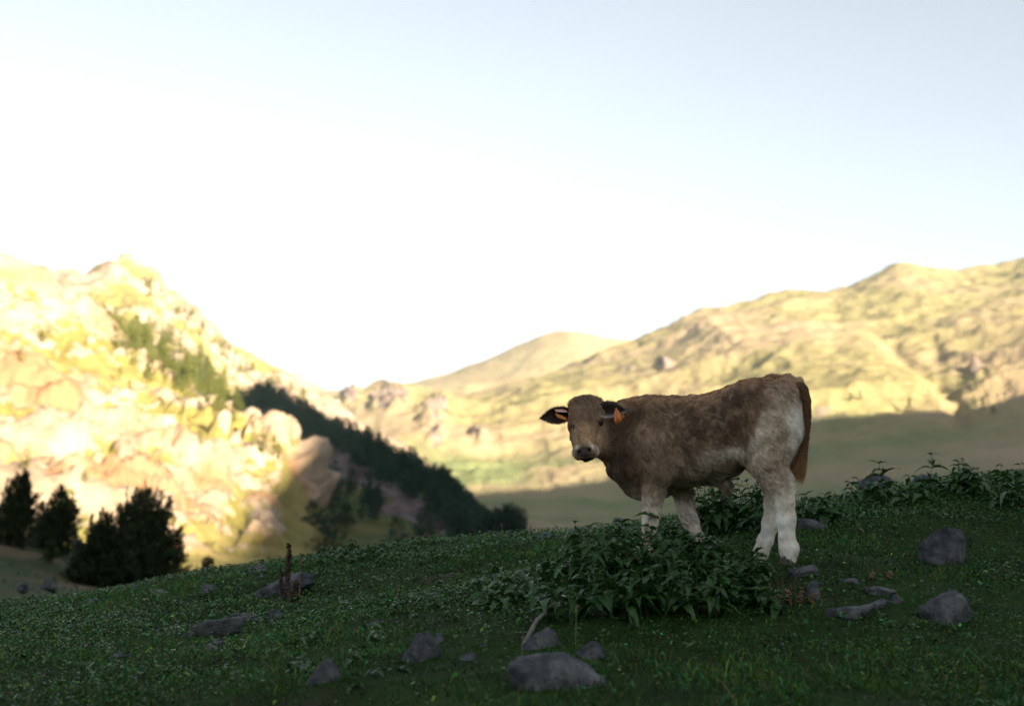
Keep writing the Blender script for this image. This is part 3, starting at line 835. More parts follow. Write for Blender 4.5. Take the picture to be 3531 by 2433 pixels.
Vf = V - 0.62 * (V @ np.array([0.62, 0, -0.78]))[:, None] * np.array([0.62, 0, -0.78])      # combed along the lie of the hair
C = C * np.clip(1.50 + 0.20 * nz2 + 0.40 * fbm(Vf / 0.013, 3, 97) * (0.35 + 0.65 * (1 - hl)) * (1 - 0.4 * rump), 0.5, 2.3)[:, None]

C = C * 0.86 + 0.14 * (C @ np.array([0.3, 0.6, 0.1]))[:, None]
C = np.clip(C, 0.004, 0.85)
m_coat = Mat("calf_coat", 0.75, 0.15)
ccol = m_coat.attr(); m_coat.color(ccol)
m_coat.bump(m_coat.noise(220, 4, 0.6, 0.5), 0.5, 0.004)
calf = empty("calf", tuple(c2w(np.array([0, 0, -0.2]))))
tag(calf, "brown calf with pale legs and orange ear tags standing on the slope, looking round", "calf")
CO = np.array(calf.location)
body = obj("body", mesh_np("body", VW - CO, quads=Q, mat=m_coat.m, smooth=True, colors=C), calf)

# fur: one thin two-step ribbon per hair, combed along the body
tri = np.concatenate([Q[:, [0, 1, 2]], Q[:, [0, 2, 3]]])
ar = np.linalg.norm(np.cross(V[tri[:, 1]] - V[tri[:, 0]], V[tri[:, 2]] - V[tri[:, 0]]), axis=1)
NH = 150000
pick = rng.choice(len(tri), NH, p=ar / ar.sum())
u1 = rng.random(NH); u2 = rng.random(NH); fl_ = u1 + u2 > 1; u1[fl_] = 1 - u1[fl_]; u2[fl_] = 1 - u2[fl_]
bw = np.stack([1 - u1 - u2, u1, u2], -1)
root = (V[tri[pick]] * bw[..., None]).sum(1); rn = (VN[tri[pick]] * bw[..., None]).sum(1); rc = (C[tri[pick]] * bw[..., None]).sum(1)
rn /= np.linalg.norm(rn, axis=1)[:, None]
rpx, rpy = proj(c2w(root))
ishead = (rpx < 2095) & (root[:, 1] < 0.0) & (rpy < 1610)
isleg = root[:, 2] < hq(2450, 1700, 0)[2]
flow = np.tile(np.array([0.75, 0.0, -0.65]), (NH, 1))
flow[isleg] = (0.15, 0, -1)
flow[ishead] = hp(2020, 1400, 0.0) - hp(2014, 1540, -0.12)
swirl = np.stack([fbm(root / 0.06, 2, 101), fbm(root / 0.06, 2, 102), fbm(root / 0.06, 2, 103)], -1)
tous = np.where(ishead | isleg, 0.4, np.where(root[:, 0] > hq(2600, 1450, -0.1)[0], 0.55, 1.0))
flow = flow / np.linalg.norm(flow, axis=1)[:, None] + swirl * tous[:, None] + rng.normal(0, 0.16, (NH, 3))
flow -= rn * (flow * rn).sum(1)[:, None]
flow /= np.linalg.norm(flow, axis=1)[:, None] + 1e-9
ln = np.where(ishead, 0.010, np.where(isleg, 0.010, 0.016))
ln = np.where(ishead & (rpy < 1400), 0.022, ln)
ln = np.where((root[:, 2] < hq(2450, 1625, 0)[2]) & (root[:, 0] > hq(2300, 1600, 0)[0]) & (root[:, 0] < hq(2590, 1600, 0)[0]) & ~isleg, 0.026, ln)
ln = np.where((rpx > 2480) & (rpx < 2530) & (rpy > 1672) & (rpy < 1720), 0.032, ln)
ln = ln * rng.uniform(0.6, 1.35, NH) * (1 + 0.5 * np.clip(fbm(root / 0.04, 2, 104), -0.5, 1))
nosem = (rc.max(1) < 0.05)
okh = ~nosem
root, rn, rc, flow, ln = root[okh], rn[okh], rc[okh], flow[okh], ln[okh]
NH = len(root)
lift = rng.uniform(0.25, 0.62, NH)[:, None]
d1 = flow * (1 - lift * 0.6) + rn * lift; d2 = flow * 0.95 + rn * (lift * 0.35) + np.array([0, 0, -0.12])
side = np.cross(flow, rn) * 0.8 + rn * rng.normal(0, 0.5, (NH, 1)); side /= np.linalg.norm(side, axis=1)[:, None] + 1e-9
wd = rng.uniform(0.0005, 0.0010, NH)[:, None]
p0 = root - rn * 0.001; p1 = p0 + d1 * (ln * 0.5)[:, None]; p2 = p1 + d2 * (ln * 0.5)[:, None]
hv = np.stack([p0 - side * wd, p0 + side * wd, p1 - side * wd * 0.8, p1 + side * wd * 0.8, p2], 1).reshape(-1, 3)
ii = (np.arange(NH) * 5)[:, None]
hq4 = ii + np.array([0, 1, 3, 2]); ht3 = ii + np.array([2, 3, 4])
br = rng.uniform(0.7, 1.35, (NH, 1)) * (1 + 0.45 * np.clip(fbm(root / 0.011, 2, 105), -0.8, 1.0))[:, None]
hc = np.stack([rc * br * 0.8, rc * br * 0.8, rc * br, rc * br, rc * br * 1.12 + 0.006], 1).reshape(-1, 3)
m_fur = Mat("calf_fur", 0.6, 0.2); m_fur.color(m_fur.attr())
coat = obj("coat", mesh_np("coat", c2w(hv) - CO, tris=ht3, quads=hq4, mat=m_fur.m, colors=np.clip(hc, 0.004, 0.85)), calf)
tag(coat, kind="stuff")

def ribbons(roots, dirs, lens, widths, colors, sag, bend=0.0):
    n = len(roots)
    side = np.cross(dirs, rng.normal(0, 1, (n, 3))); side /= np.linalg.norm(side, axis=1)[:, None] + 1e-9
    L = lens[:, None]; w = widths[:, None]
    g = np.array([0, 0, -1.0])
    q0 = roots; q1 = q0 + dirs * L * 0.5 + g * L * sag * 0.25; q2 = q1 + dirs * L * 0.42 + g * L * sag * 0.75
    v = np.stack([q0 - side * w, q0 + side * w, q1 - side * w, q1 + side * w, q2], 1).reshape(-1, 3)
    i = (np.arange(n) * 5)[:, None]
    c = np.stack([colors * 0.8, colors * 0.8, colors, colors, colors * 1.1], 1).reshape(-1, 3)
    return v, i + np.array([2, 3, 4]), i + np.array([0, 1, 3, 2]), c

# tail: skin tube covered in hair, with the tuft
tp = [(2752, 1316, 13), (2772, 1338, 13), (2783, 1375, 12), (2786, 1420, 11.5), (2783, 1470, 11.5), (2777, 1520, 12), (2769, 1570, 13), (2761, 1605, 12), (2755, 1632, 7)]
tpath = np.array([c2w(cp(x - 2, y, -0.01)) for x, y, r in tp])
tfine = resample(tpath, 40); trad = np.interp(np.linspace(0, 1, 40), np.linspace(0, 1, len(tp)), [mpx(r) * 0.85 for _, _, r in tp])
tv, tq = tube(tfine, trad, 10)
tcol = np.tile([0.21, 0.125, 0.068], (len(tv), 1)) * (1 + 0.25 * fbm(tv / 0.02, 2, 111))[:, None]
tail = obj("tail", mesh_np("tail", tv - CO, quads=tq, mat=m_coat.m, smooth=True, colors=tcol), calf)
nt = 9000
k = rng.integers(0, 39, nt); ang = rng.random(nt) * 6.283
t_ = np.gradient(tfine, axis=0); t_ /= np.linalg.norm(t_, axis=1)[:, None]
s1 = np.cross(t_, np.array([0, 1.0, 0])); s1 /= np.linalg.norm(s1, axis=1)[:, None]; s2 = np.cross(t_, s1)
rd = s1[k] * np.cos(ang)[:, None] + s2[k] * np.sin(ang)[:, None]
rt = tfine[k] + rd * trad[k][:, None] * 0.95
tuft = sstep(k.astype(float), 26, 34)
dr = t_[k] + rd * (0.22 + 0.16 * tuft)[:, None] + rng.normal(0, 0.08, (nt, 3))
dr /= np.linalg.norm(dr, axis=1)[:, None]
cl = np.array([0.20, 0.118, 0.062]) * rng.uniform(0.55, 1.35, (nt, 1)) * (1 + 0.9 * tuft[:, None] * np.array([1.0, 0.8, 0.6]))
v_, t3, q4, c_ = ribbons(rt, dr, rng.uniform(0.02, 0.035, nt) * (1 + 1.0 * tuft), rng.uniform(0.0005, 0.001, nt), cl, 0.15)
th_ = obj("tail_hair", mesh_np("tail_hair", v_ - CO, tris=t3, quads=q4, mat=m_fur.m, colors=np.clip(c_, 0.004, 0.8)), tail)
tag(th_, kind="stuff")

# ears: cupped leaves with a rolled edge, thick, tagged
def make_ear(base, tip, width, cup_dir, up_dir, droop, inner, outer, rim):
    base, tip = np.asarray(base), np.asarray(tip)
    axis_ = tip - base; L = np.linalg.norm(axis_); axis_ /= L
    up = up_dir - axis_ * (up_dir @ axis_); up /= np.linalg.norm(up)
    out = np.cross(axis_, up); out *= np.sign(out @ cup_dir) or 1
    nU, nV = 15, 18
    vs_, cs_ = [], []
    for layer in (0, 1):
        for i in range(nV):
            t = i / (nV - 1)
            wv = width * (0.34 + 0.66 * math.sin(math.pi * min(1, t * 0.86 + 0.14)) ** 0.75) * (1 - t ** 5) ** 0.6 + 0.002
            for j in range(nU):
                u = j / (nU - 1) * 2 - 1
                fold = (1 - 0.45 * t)
                ang_ = u * 1.25 * fold
                r_ = wv / (1.0 * max(0.5, math.sin(1.25 * fold) ))
                p = base + axis_ * (L * t) + up * (math.sin(ang_) * r_ * 0.5) + out * ((1 - math.cos(ang_)) * r_ * 0.62 - 0.010 * (1 - t)) + np.array([0, 0, -droop * t * t])
                if layer: p = p - out * (0.005 * (1 - abs(u) ** 4) + 0.0008)
                vs_.append(p)
                e = abs(u) ** 3.5
                cc = np.array(outer if layer else inner) * (1 - e) + np.array(rim) * e
                cs_.append(cc * (0.85 + 0.3 * random.random()))
    f0 = grid_faces(nV, nU); f1 = f0[:, ::-1] + nU * nV
    N = nU * nV; rimq = []
    loop = [i * nU for i in range(nV)] + [(nV - 1) * nU + j for j in range(1, nU)] + [i * nU + nU - 1 for i in range(nV - 2, -1, -1)]
    for x, y in zip(loop[:-1], loop[1:]): rimq.append((x, x + N, y + N, y))
    return np.array(vs_), np.concatenate([f0, f1, np.array(rimq)]), np.array(cs_)
def hw_(px, py, dy): return c2w(hp(px, py, dy))
to_cam = np.array([0, -1.0, 0]); upv = np.array([0, 0, 1.0])
ear_specs = [
    ((1962, 1428, 0.05), (1868, 1436, 0.04), 0.082, to_cam * 0.9 + np.array([-0.1, 0, -0.1]), upv, 0.006, (0.050, 0.034, 0.026), (0.14, 0.09, 0.055), (0.085, 0.06, 0.045), "dark"),
    ((2074, 1412, -0.055), (2158, 1408, -0.175), 0.078, to_cam * 0.9 + np.array([0.1, 0, -0.1]), upv, 0.006, (0.030, 0.021, 0.017), (0.15, 0.095, 0.06), (0.52, 0.45, 0.37), "pale-edged"),
]
ears = []
for bs, tpn, wd_, cdir, ud, dp, ic, oc, rc_, nm in ear_specs:
    ev, eq, ec = make_ear(hw_(*bs), hw_(*tpn), wd_, cdir, ud, dp, ic, oc, rc_)
    eo = obj("ear", mesh_np("ear", ev - CO, quads=eq, mat=m_coat.m, smooth=True, colors=ec), calf)
    nh = 2600
    k = rng.integers(0, len(ev), nh)
    ctr = ev.mean(0); dr = (ev[k] - ctr); dr /= np.linalg.norm(dr, axis=1)[:, None] + 1e-9
    axis_ = hw_(*tpn) - hw_(*bs); axis_ /= np.linalg.norm(axis_)
    dr = dr * 0.6 + axis_ * 0.7 + rng.normal(0, 0.25, (nh, 3)); dr /= np.linalg.norm(dr, axis=1)[:, None]
    v_, t3, q4, c_ = ribbons(ev[k] + rng.normal(0, 0.002, (nh, 3)), dr, rng.uniform(0.006, 0.014, nh), rng.uniform(0.0004, 0.0008, nh), ec[k] * rng.uniform(0.7, 1.5, (nh, 1)), 0.1)
    eh = obj("ear_hair", mesh_np("ear_hair", v_ - CO, tris=t3, quads=q4, mat=m_fur.m, colors=c_), eo); tag(eh, kind="stuff")
    ears.append(eo)

def plate(corners, thick, mat, name, parent):
    """a small flat plate with rounded corners and thickness, through given world corners"""
    P = np.array(corners, float); n_ = len(P)
    c = P.mean(0)
    nn = np.cross(P[1] - P[0], P[2] - P[0]); nn /= np.linalg.norm(nn)
    ring = []
    for i in range(n_):
        a, b, d = P[i - 1], P[i], P[(i + 1) % n_]
        for t in (0.18, 0.06): ring.append(b + (a - b) * t)
        for t in (0.06, 0.18): ring.append(b + (d - b) * t)
    R = np.array(ring); m = len(R)
    v = np.concatenate([R + nn * thick / 2, R - nn * thick / 2, [c + nn * thick / 2], [c - nn * thick / 2]])
    t3, q4 = [], []
    for i in range(m):
        j = (i + 1) % m
        q4.append((i, j, m + j, m + i)); t3.append((2 * m, j, i)); t3.append((2 * m + 1, m + i, m + j))
    return obj(name, mesh_np(name, v - CO, tris=np.array(t3), quads=np.array(q4), mat=mat), parent)
m_tag = Mat("ear_tag_plastic", 0.38, 0.5)
m_tag.color(m_tag.ramp(m_tag.noise(60, 3), [(0.3, (0.50, 0.13, 0.018)), (0.7, (0.68, 0.21, 0.03))]))
m_tagp = Mat("ear_tag_pink", 0.25, 0.7)  # paler, glossier pink plastic for the upper plate
m_tagp.color(m_tagp.ramp(m_tagp.noise(60, 3), [(0.3, (0.66, 0.36, 0.28)), (0.7, (0.74, 0.44, 0.36))]))
plate([hw_(1908, 1407, 0.045), (hw_(1935, 1405, 0.05)), hw_(1957, 1416, 0.03), hw_(1956, 1421, 0.005), hw_(1917, 1419, 0.005)], 0.0025, m_tagp.m, "ear_tag", ears[0])
plate([hw_(1913, 1424, 0.008), hw_(1935, 1431, 0.006), hw_(1955, 1441, 0.0), hw_(1953, 1449, -0.005), hw_(1924, 1440, 0.0)], 0.0025, m_tag.m, "ear_tag", ears[0])
plate([hw_(2124, 1403, -0.175), hw_(2140, 1424, -0.185), hw_(2143, 1452, -0.19), hw_(2121, 1461, -0.185), hw_(2116, 1432, -0.177)], 0.0025, m_tag.m, "ear_tag", ears[1])
plate([hw_(2147, 1422, -0.15), hw_(2155, 1437, -0.15), hw_(2141, 1448, -0.16), hw_(2137, 1430, -0.155)], 0.0025, m_tag.m, "ear_tag", ears[1])

# eyes with lashes
m_eye = Mat("eye_dark", 0.22, 0.25).color((0.006, 0.004, 0.003)); 
def ball(c, r, sc=(1, 1, 1), nu=16, nv=10):
    v = []
    for i in range(nv + 1):
        th = math.pi * i / nv
        for j in range(nu):
            ph = 2 * math.pi * j / nu
            v.append((c[0] + r * sc[0] * math.sin(th) * math.cos(ph), c[1] + r * sc[1] * math.sin(th) * math.sin(ph), c[2] + r * sc[2] * math.cos(th)))
    q = [(i * nu + j, (i + 1) * nu + j, (i + 1) * nu + (j + 1) % nu, i * nu + (j + 1) % nu) for i in range(nv) for j in range(nu)]
    return np.array(v), np.array(q)
def surf_pt(px, py, lift=0.0):
    near = np.where((vpx - px) ** 2 + (vpy - py) ** 2 < 30)[0]
    if len(near) == 0: near = np.array([np.argmin((vpx - px) ** 2 + (vpy - py) ** 2)])
    i = near[np.argmin(VW[near, 1])]
    return VW[i] + NW[i] * lift, NW[i]
for ex, ey in ((2068, 1456), (1972, 1474)):
    c, nrm = surf_pt(ex, ey, -0.0095)
    v, qd = ball(c, 0.0155, (0.9, 0.9, 1.05))
    eye = obj("eye", mesh_np("eye", v - CO, quads=qd, mat=m_eye.m, smooth=True), calf)
    nl = 60
    aa = rng.uniform(0.15, 2.99, nl)
    s_ = np.cross(nrm, upv); s_ /= np.linalg.norm(s_); w_ = np.cross(s_, nrm)
    rt = c + nrm * 0.010 + (s_ * np.cos(aa)[:, None] + w_ * np.sin(aa)[:, None]) * 0.012
    dr = nrm * 0.8 + (s_ * np.cos(aa)[:, None] + w_ * np.sin(aa)[:, None] * 0.5) + rng.normal(0, 0.1, (nl, 3)); dr /= np.linalg.norm(dr, axis=1)[:, None]
    v_, t3, q4, c_ = ribbons(rt, dr, rng.uniform(0.008, 0.016, nl), np.full(nl, 0.0005), np.tile([0.03, 0.02, 0.015], (nl, 1)), 0.2)
    lh = obj("eyelashes", mesh_np("eyelashes", v_ - CO, tris=t3, quads=q4, mat=m_fur.m, colors=c_), eye); tag(lh, kind="stuff")

# hooves: two toes each
m_hoof = Mat("hoof_horn", 0.45, 0.4)
m_hoof.color(m_hoof.ramp(m_hoof.noise(70, 4), [(0.3, (0.020, 0.016, 0.013)), (0.7, (0.06, 0.045, 0.033))]))
for hx, hy, hb in ((2214, 1915, -0.10), (2420, 1887, 0.10), (2722, 1935, -0.106), (2612, 1940, 0.104)):
    c = c2w(cp(hx, hy, hb))
    vv, qq, off = [], [], 0
    gzv = float(gz(c[0], c[1]))
    for sd in (-1, 1):
        prof_ = [(0.0, 0.034, 0.024), (0.25, 0.033, 0.023), (0.6, 0.028, 0.020), (1.0, 0.022, 0.016)]
        for hgt, rx, ry in prof_:
            for j in range(10):
                an = j / 10 * 6.283
                toe = -0.016 * (1 - hgt) * (math.cos(an) < -0.2)
                q_ = CA * (rx * math.cos(an) + toe - 0.006) + CL * (ry * math.sin(an) * 0.85 + sd * 0.019)
                vv.append((c[0] + q_[0], c[1] + q_[1], min(gzv, c[2] - 0.02) - 0.01 + hgt * 0.06))
        for i in range(3):
            for j in range(10): qq.append((off + i * 10 + j, off + i * 10 + (j + 1) % 10, off + (i + 1) * 10 + (j + 1) % 10, off + (i + 1) * 10 + j))
        qq.append((off + 30, off + 32, off + 35, off + 38)); off += 40
    obj("hoof", mesh_np("hoof", np.array(vv) - CO, quads=np.array(qq), mat=m_hoof.m, smooth=True), calf)
# ------------------------------------------------------------------ stones in the meadow
m_stone = Mat("grey_stone", 0.85, 0.25)
sn = m_stone.noise(9, 8, 0.68)
sc_ = m_stone.ramp(sn, [(0.36, (0.040, 0.042, 0.046)), (0.5, (0.105, 0.110, 0.120)), (0.64, (0.22, 0.225, 0.235))])
sc_ = m_stone.mix(m_stone.ramp(m_stone.noise(34, 5, 0.7), [(0.60, 0.0), (0.68, 0.6)]), sc_, (0.17, 0.17, 0.155))
sc_ = m_stone.mix(m_stone.ramp(m_stone.noise(5, 4, 0.6, 0.8), [(0.58, 0.0), (0.70, 0.55)]), sc_, (0.022, 0.032, 0.012))
sc_ = m_stone.mix(m_stone.ramp(m_stone.noise(2.2, 4, 0.6, 0.5, (1, 1, 6)), [(0.62, 0.0), (0.72, 0.5)]), sc_, (0.11, 0.075, 0.05))
m_stone.color(m_stone.mix(m_stone.obj_random(), sc_, m_stone.mix(1.0, sc_, (0.62, 0.62, 0.66), 'MULTIPLY')))
m_stone.bump(m_stone.noise(22, 8, 0.75), 0.9, 0.03)

def stone_mesh(seed, dims, flat_top=0.0):
    r_ = np.random.default_rng(seed)
    v, q = ball((0, 0, 0), 1.0, (1, 1, 1), 46, 28)
    d = v / np.linalg.norm(v, axis=1)[:, None]
    nn = r_.normal(0, 1, (19, 3)); nn /= np.linalg.norm(nn, axis=1)[:, None]
    off = r_.uniform(0.55, 0.95, 19)
    if flat_top: nn[0] = (0.12 * r_.normal(), 0.12 * r_.normal(), 1); off[0] = flat_top
    dots = np.clip(d @ nn.T, 1e-3, None)
    rr = np.minimum((off / dots).min(1), 1.15)
    rr = rr * (1 + 0.05 * fbm(d * 2.5 + seed, 3, seed) + 0.045 * fbm(d * 8 + seed, 3, seed + 1))
    return mesh_np("stone", d * rr[:, None] * np.asarray(dims), quads=q, mat=m_stone.m, smooth=False)

# (centre px, base py, width px, height px, tilt deg, flat top, label)
STONES = [
    (545, 2050, 76, 26, 6, 0, "pale crooked stone on the crest below the big dark pine bush"),
    (711, 2046, 80, 44, -22, 0.7, "blue grey tilted stone on the crest left of the long sloping slab"),
    (930, 2062, 260, 62, -27, 0.5, "long smooth grey slab sloping behind the dry brown stalk"),
    (712, 2195, 240, 58, -21, 0.5, "long cracked grey slab with knobbly end lying in the turf"),
    (835, 2150, 90, 50, -14, 0, "brownish stone at the upper end of the cracked slab"),
    (950, 2136, 56, 36, 8, 0, "small blue grey stone right of the cracked slab"),
    (735, 2246, 74, 60, -30, 0.6, "grey wedge stone below the cracked slab"),
    (316, 2076, 46, 20, -6, 0.6, "thin flat stone on the crest below the forked pine bush"),
    (460, 2036, 30, 14, 0, 0, "tiny pale stone at the foot of the big dark pine bush"),
    (92, 2146, 36, 26, 0, 0, "small pale stone far out on the left of the meadow"),
    (402, 2268, 66, 24, -18, 0.5, "thin slate sliver lying in the dark left turf"),
    (366, 2296, 40, 16, -8, 0.5, "tiny slate sliver beside a longer one in dark turf"),
    (1128, 2352, 120, 96, -20, 0.7, "grey rock with steep left side in front of the lobed plant"),
    (1452, 2280, 112, 100, 12, 0, "rounded dark boulder standing alone in the turf"),
    (1514, 2212, 42, 40, 0, 0, "small dark stone behind the rounded dark boulder"),
    (1615, 2276, 60, 34, 5, 0.7, "small flat grey stone between two big boulders"),
    (1670, 2232, 30, 14, 0, 0.6, "tiny flat stone behind the small flat grey one"),
    (1892, 2372, 300, 150, -4, 0.72, "big flat topped grey boulder at the foot of the nettles"),
    (2042, 2272, 92, 60, 10, 0, "rounded stone touching the big flat topped boulder"),
    (1862, 2236, 112, 74, -22, 0.6, "dark leaning slab under the nettles with a dead stem across"),
    (3263, 1950, 186, 126, 4, 0, "large lichen marked boulder on the right slope"),
    (3258, 2150, 176, 128, -16, 0, "pale rough boulder below the large lichen marked one"),
    (3030, 2052, 130, 38, -4, 0.6, "flat pale slab in the bare hollow on the right slope"),
    (2928, 2134, 148, 56, -8, 0.6, "wide flat stone below the flat pale slab"),
    (3020, 2098, 70, 30, -14, 0.6, "thin stone wedged between two flat slabs"),
    (2762, 1988, 108, 44, -3, 0.65, "flat grey stone by the hind hoof of the calf"),
    (2800, 1828, 128, 60, -2, 0.6, "dark layered slab lying behind the hind legs"),
    (2812, 2062, 54, 50, 5, 0, "small dark stone beside the dry tan herb"),
    (2942, 2014, 66, 22, -2, 0.6, "thin dark stone above the flat pale slab"),
    (888, 1976, 84, 30, -4, 0, "dark stone on the crest above the long sloping slab"),
    (1876, 1862, 88, 24, -3, 0, "low dark stone on the crest left of the nettles"),  # patch of dark earth and dung, built as a low stone
    (1285, 2158, 60, 20, -14, 0.6, "small grey chip in turf above the rounded boulder"),
    (1090, 2170, 66, 26, -16, 0.6, "pale chip of stone below the lone dry stalk"),
    (3095, 2080, 40, 30, 0, 0, "little round stone at the end of the flat pale slab"),
]
for i, (cx, by, wpx, hpx, tilt, ft, lab_) in enumerate(STONES):
    g = ground_hit(cx, min(by, 2425))
    sc = g[1] / F
    w_, h_ = wpx * sc, hpx * sc
    dims = (w_ * 0.58, max(w_ * 0.42, h_ * 0.5), h_ * 0.86)
    zc_ = float(gz(g[0], g[1])) + h_ * 0.10
    if by > 2425: zc_ -= (by - 2425) * sc * 0.6
    o = obj("stone", stone_mesh(200 + i, dims, ft), None, (g[0], g[1] + dims[1] * 0.5, zc_ + float(gz(g[0], g[1] + dims[1] * 0.5) - gz(g[0], g[1])) * 0.6), (math.radians(-8), math.radians(tilt), math.radians(random.uniform(-20, 20))))
    tag(o, lab_, "stone", "stones lying in the meadow")
# stones out of focus beyond the crest
for i, (cx, by, wpx, hpx, d_, lab_) in enumerate([
        (172, 2030, 64, 30, 22, "blurred pale stone on the slope below the left pine bushes"),
        (80, 2034, 46, 30, 19, "blurred low stone at the far left of the slope"),
        (270, 1888, 46, 30, 52, "pale pinkish stone between the two groups of pine bushes"),
        (3030, 1700, 160, 66, 12.5, "blurred grey boulder behind the tall nettles on the crest"),
        (3180, 1690, 110, 66, 13.0, "blurred boulder half hidden by the tallest nettle"),
        (2140, 1822, 66, 40, 13.0, "blurred pale stone behind the crest in front of the forelegs")]):
    p = pt(cx, by, d_); sc = d_ / F
    o = obj("stone", stone_mesh(300 + i, (wpx * sc * 0.55, wpx * sc * 0.5, hpx * sc * 0.85), 0), None, tuple(p + np.array([0, 0, hpx * sc * 0.3])), (0, math.radians(random.uniform(-12, 12)), random.uniform(0, 3)))
    tag(o, lab_, "stone", "stones beyond the crest")

# ------------------------------------------------------------------ turf: blades and small leaves
def turf_density(x, y):
    p = np.stack([x, y, 0 * x], -1)
    return fbm(p / 0.8, 3, 121), fbm(p / 0.22, 2, 122)
def sample_turf(n):
    y = np.sqrt(rng.uniform(3.6 ** 2, 12.0 ** 2, n * 2)); w = 0.40 * y + 0.5
    x = rng.uniform(-1, 1, n * 2) * w
    keep = rng.random(n * 2) < np.clip(1.15 - (y - 4) * 0.055, 0.35, 1)
    return x[keep][:n], y[keep][:n]
SC = []   # stones as discs, to keep blades off their tops
for o in bpy.data.objects:
    if o.name.startswith("stone"): SC.append((o.location.x, o.location.y, max(v.co.x for v in o.data.vertices) * 0.72, max(v.co.y for v in o.data.vertices) * 0.66))
SC = np.array(SC)
def off_stones(x, y):
    ok = np.ones(len(x), bool)
    for sx, sy, rx, ry in SC: ok &= ((x - sx) / rx) ** 2 + ((y - sy) / ry) ** 2 > 1
    return ok
GREENS = np.array([(0.028, 0.084, 0.011), (0.048, 0.098, 0.012), (0.020, 0.092, 0.024), (0.066, 0.102, 0.014), (0.018, 0.060, 0.010), (0.022, 0.100, 0.036)])
gx_, gy_ = sample_turf(330000)
ok = off_stones(gx_, gy_)
gx_, gy_ = gx_[ok], gy_[ok]
n1_, n2_ = turf_density(gx_, gy_)
ok = (n2_ > -0.35) | (rng.random(len(gx_)) < 0.25)
gx_, gy_, n1_, n2_ = gx_[ok], gy_[ok], n1_[ok], n2_[ok]
nb = len(gx_)
L = 0.028 * np.exp(rng.normal(0, 0.38, nb)) * (1 + 0.55 * np.clip(n1_, -0.6, 1.2))
L *= 1 + 1.1 * sstep(-gy_, -5.2, -4.4) * sstep(rng.random(nb), 0.3, 0.9)
L = np.where(rng.random(nb) < 0.015, L * 2.4, L)
gr = np.stack([gx_, gy_, gz(gx_, gy_) - 0.004], -1)
az = rng.random(nb) * 6.283; lean = rng.uniform(0.15, 0.95, nb)
dr = np.stack([np.cos(az) * lean, np.sin(az) * lean, np.ones(nb)], -1); dr /= np.linalg.norm(dr, axis=1)[:, None]
gc = GREENS[rng.integers(0, len(GREENS), nb)] * np.exp(rng.normal(-0.05, 0.4, (nb, 1))) * (1.08 + 0.55 * np.clip(n2_ + 0.6 * n1_, -0.9, 0.9))[:, None]
straw = rng.random(nb) < 0.045 + 0.05 * sstep(n1_, 0.2, 0.8)
gc[straw] = np.array([0.16, 0.125, 0.055]) * rng.uniform(0.5, 1.2, (straw.sum(), 1))
v_, t3, q4, c_ = ribbons(gr, dr, L, rng.uniform(0.0011, 0.0024, nb) * (0.7 + gy_ / 14), gc, 0.35)
m_grass = Mat("grass_blades", 0.55, 0.18); ga = m_grass.attr(); m_grass.color(ga); m_grass.translucent(ga, 0.25)
o = obj("grass", mesh_np("grass", v_, tris=t3, quads=q4, mat=m_grass.m, colors=c_))
tag(o, "short dark green grass covering the whole meadow in the foreground", "grass", kind="stuff")

# small clover-like leaves between the blades
lx, ly = sample_turf(200000)
ok = off_stones(lx, ly); lx, ly = lx[ok], ly[ok]
n1_, n2_ = turf_density(lx + 3, ly)
ok = rng.random(len(lx)) < sstep(n1_ + 0.5 * n2_, -0.7, 0.5) * 0.9 + 0.1
lx, ly = lx[ok], ly[ok]; nl = len(lx)
hgt = rng.uniform(0.008, 0.042, nl)
c0 = np.stack([lx, ly, gz(lx, ly) + hgt], -1)
az = rng.random(nl) * 6.283; tl = rng.normal(0, 0.42, nl); tl2 = rng.normal(0, 0.42, nl)
e1 = np.stack([np.cos(az), np.sin(az), tl], -1); e2 = np.stack([-np.sin(az), np.cos(az), tl2], -1)
sz = (0.0046 * np.exp(rng.normal(0, 0.35, nl)) * (0.75 + ly / 16))[:, None]
lv = np.stack([c0 - e1 * sz * 1.2, c0 + e2 * sz * 0.75 + np.array([0, 0, 0.002]), c0 + e1 * sz * 1.3, c0 - e2 * sz * 0.75 + np.array([0, 0, 0.002])], 1).reshape(-1, 3)
lc = GREENS[rng.integers(0, len(GREENS), nl)] * np.exp(rng.normal(0.05, 0.55, (nl, 1)))
li = (np.arange(nl) * 4)[:, None]
m_leaf = Mat("small_leaves", 0.46, 0.24); la = m_leaf.attr(); m_leaf.color(la); m_leaf.l.new(m_leaf.ramp(m_leaf.noise(45, 2), [(0.40, 0.62), (0.62, 0.24)]), m_leaf.b.inputs['Roughness']); m_leaf.translucent(la, 0.2)
o = obj("ground_cover", mesh_np("ground_cover", lv, tris=np.concatenate([li + np.array([0, 1, 3]), li + np.array([1, 2, 3])]), mat=m_leaf.m, colors=np.repeat(lc, 4, 0)))
tag(o, "small leafy clover growing through the grass of the meadow", "ground cover", kind="stuff")

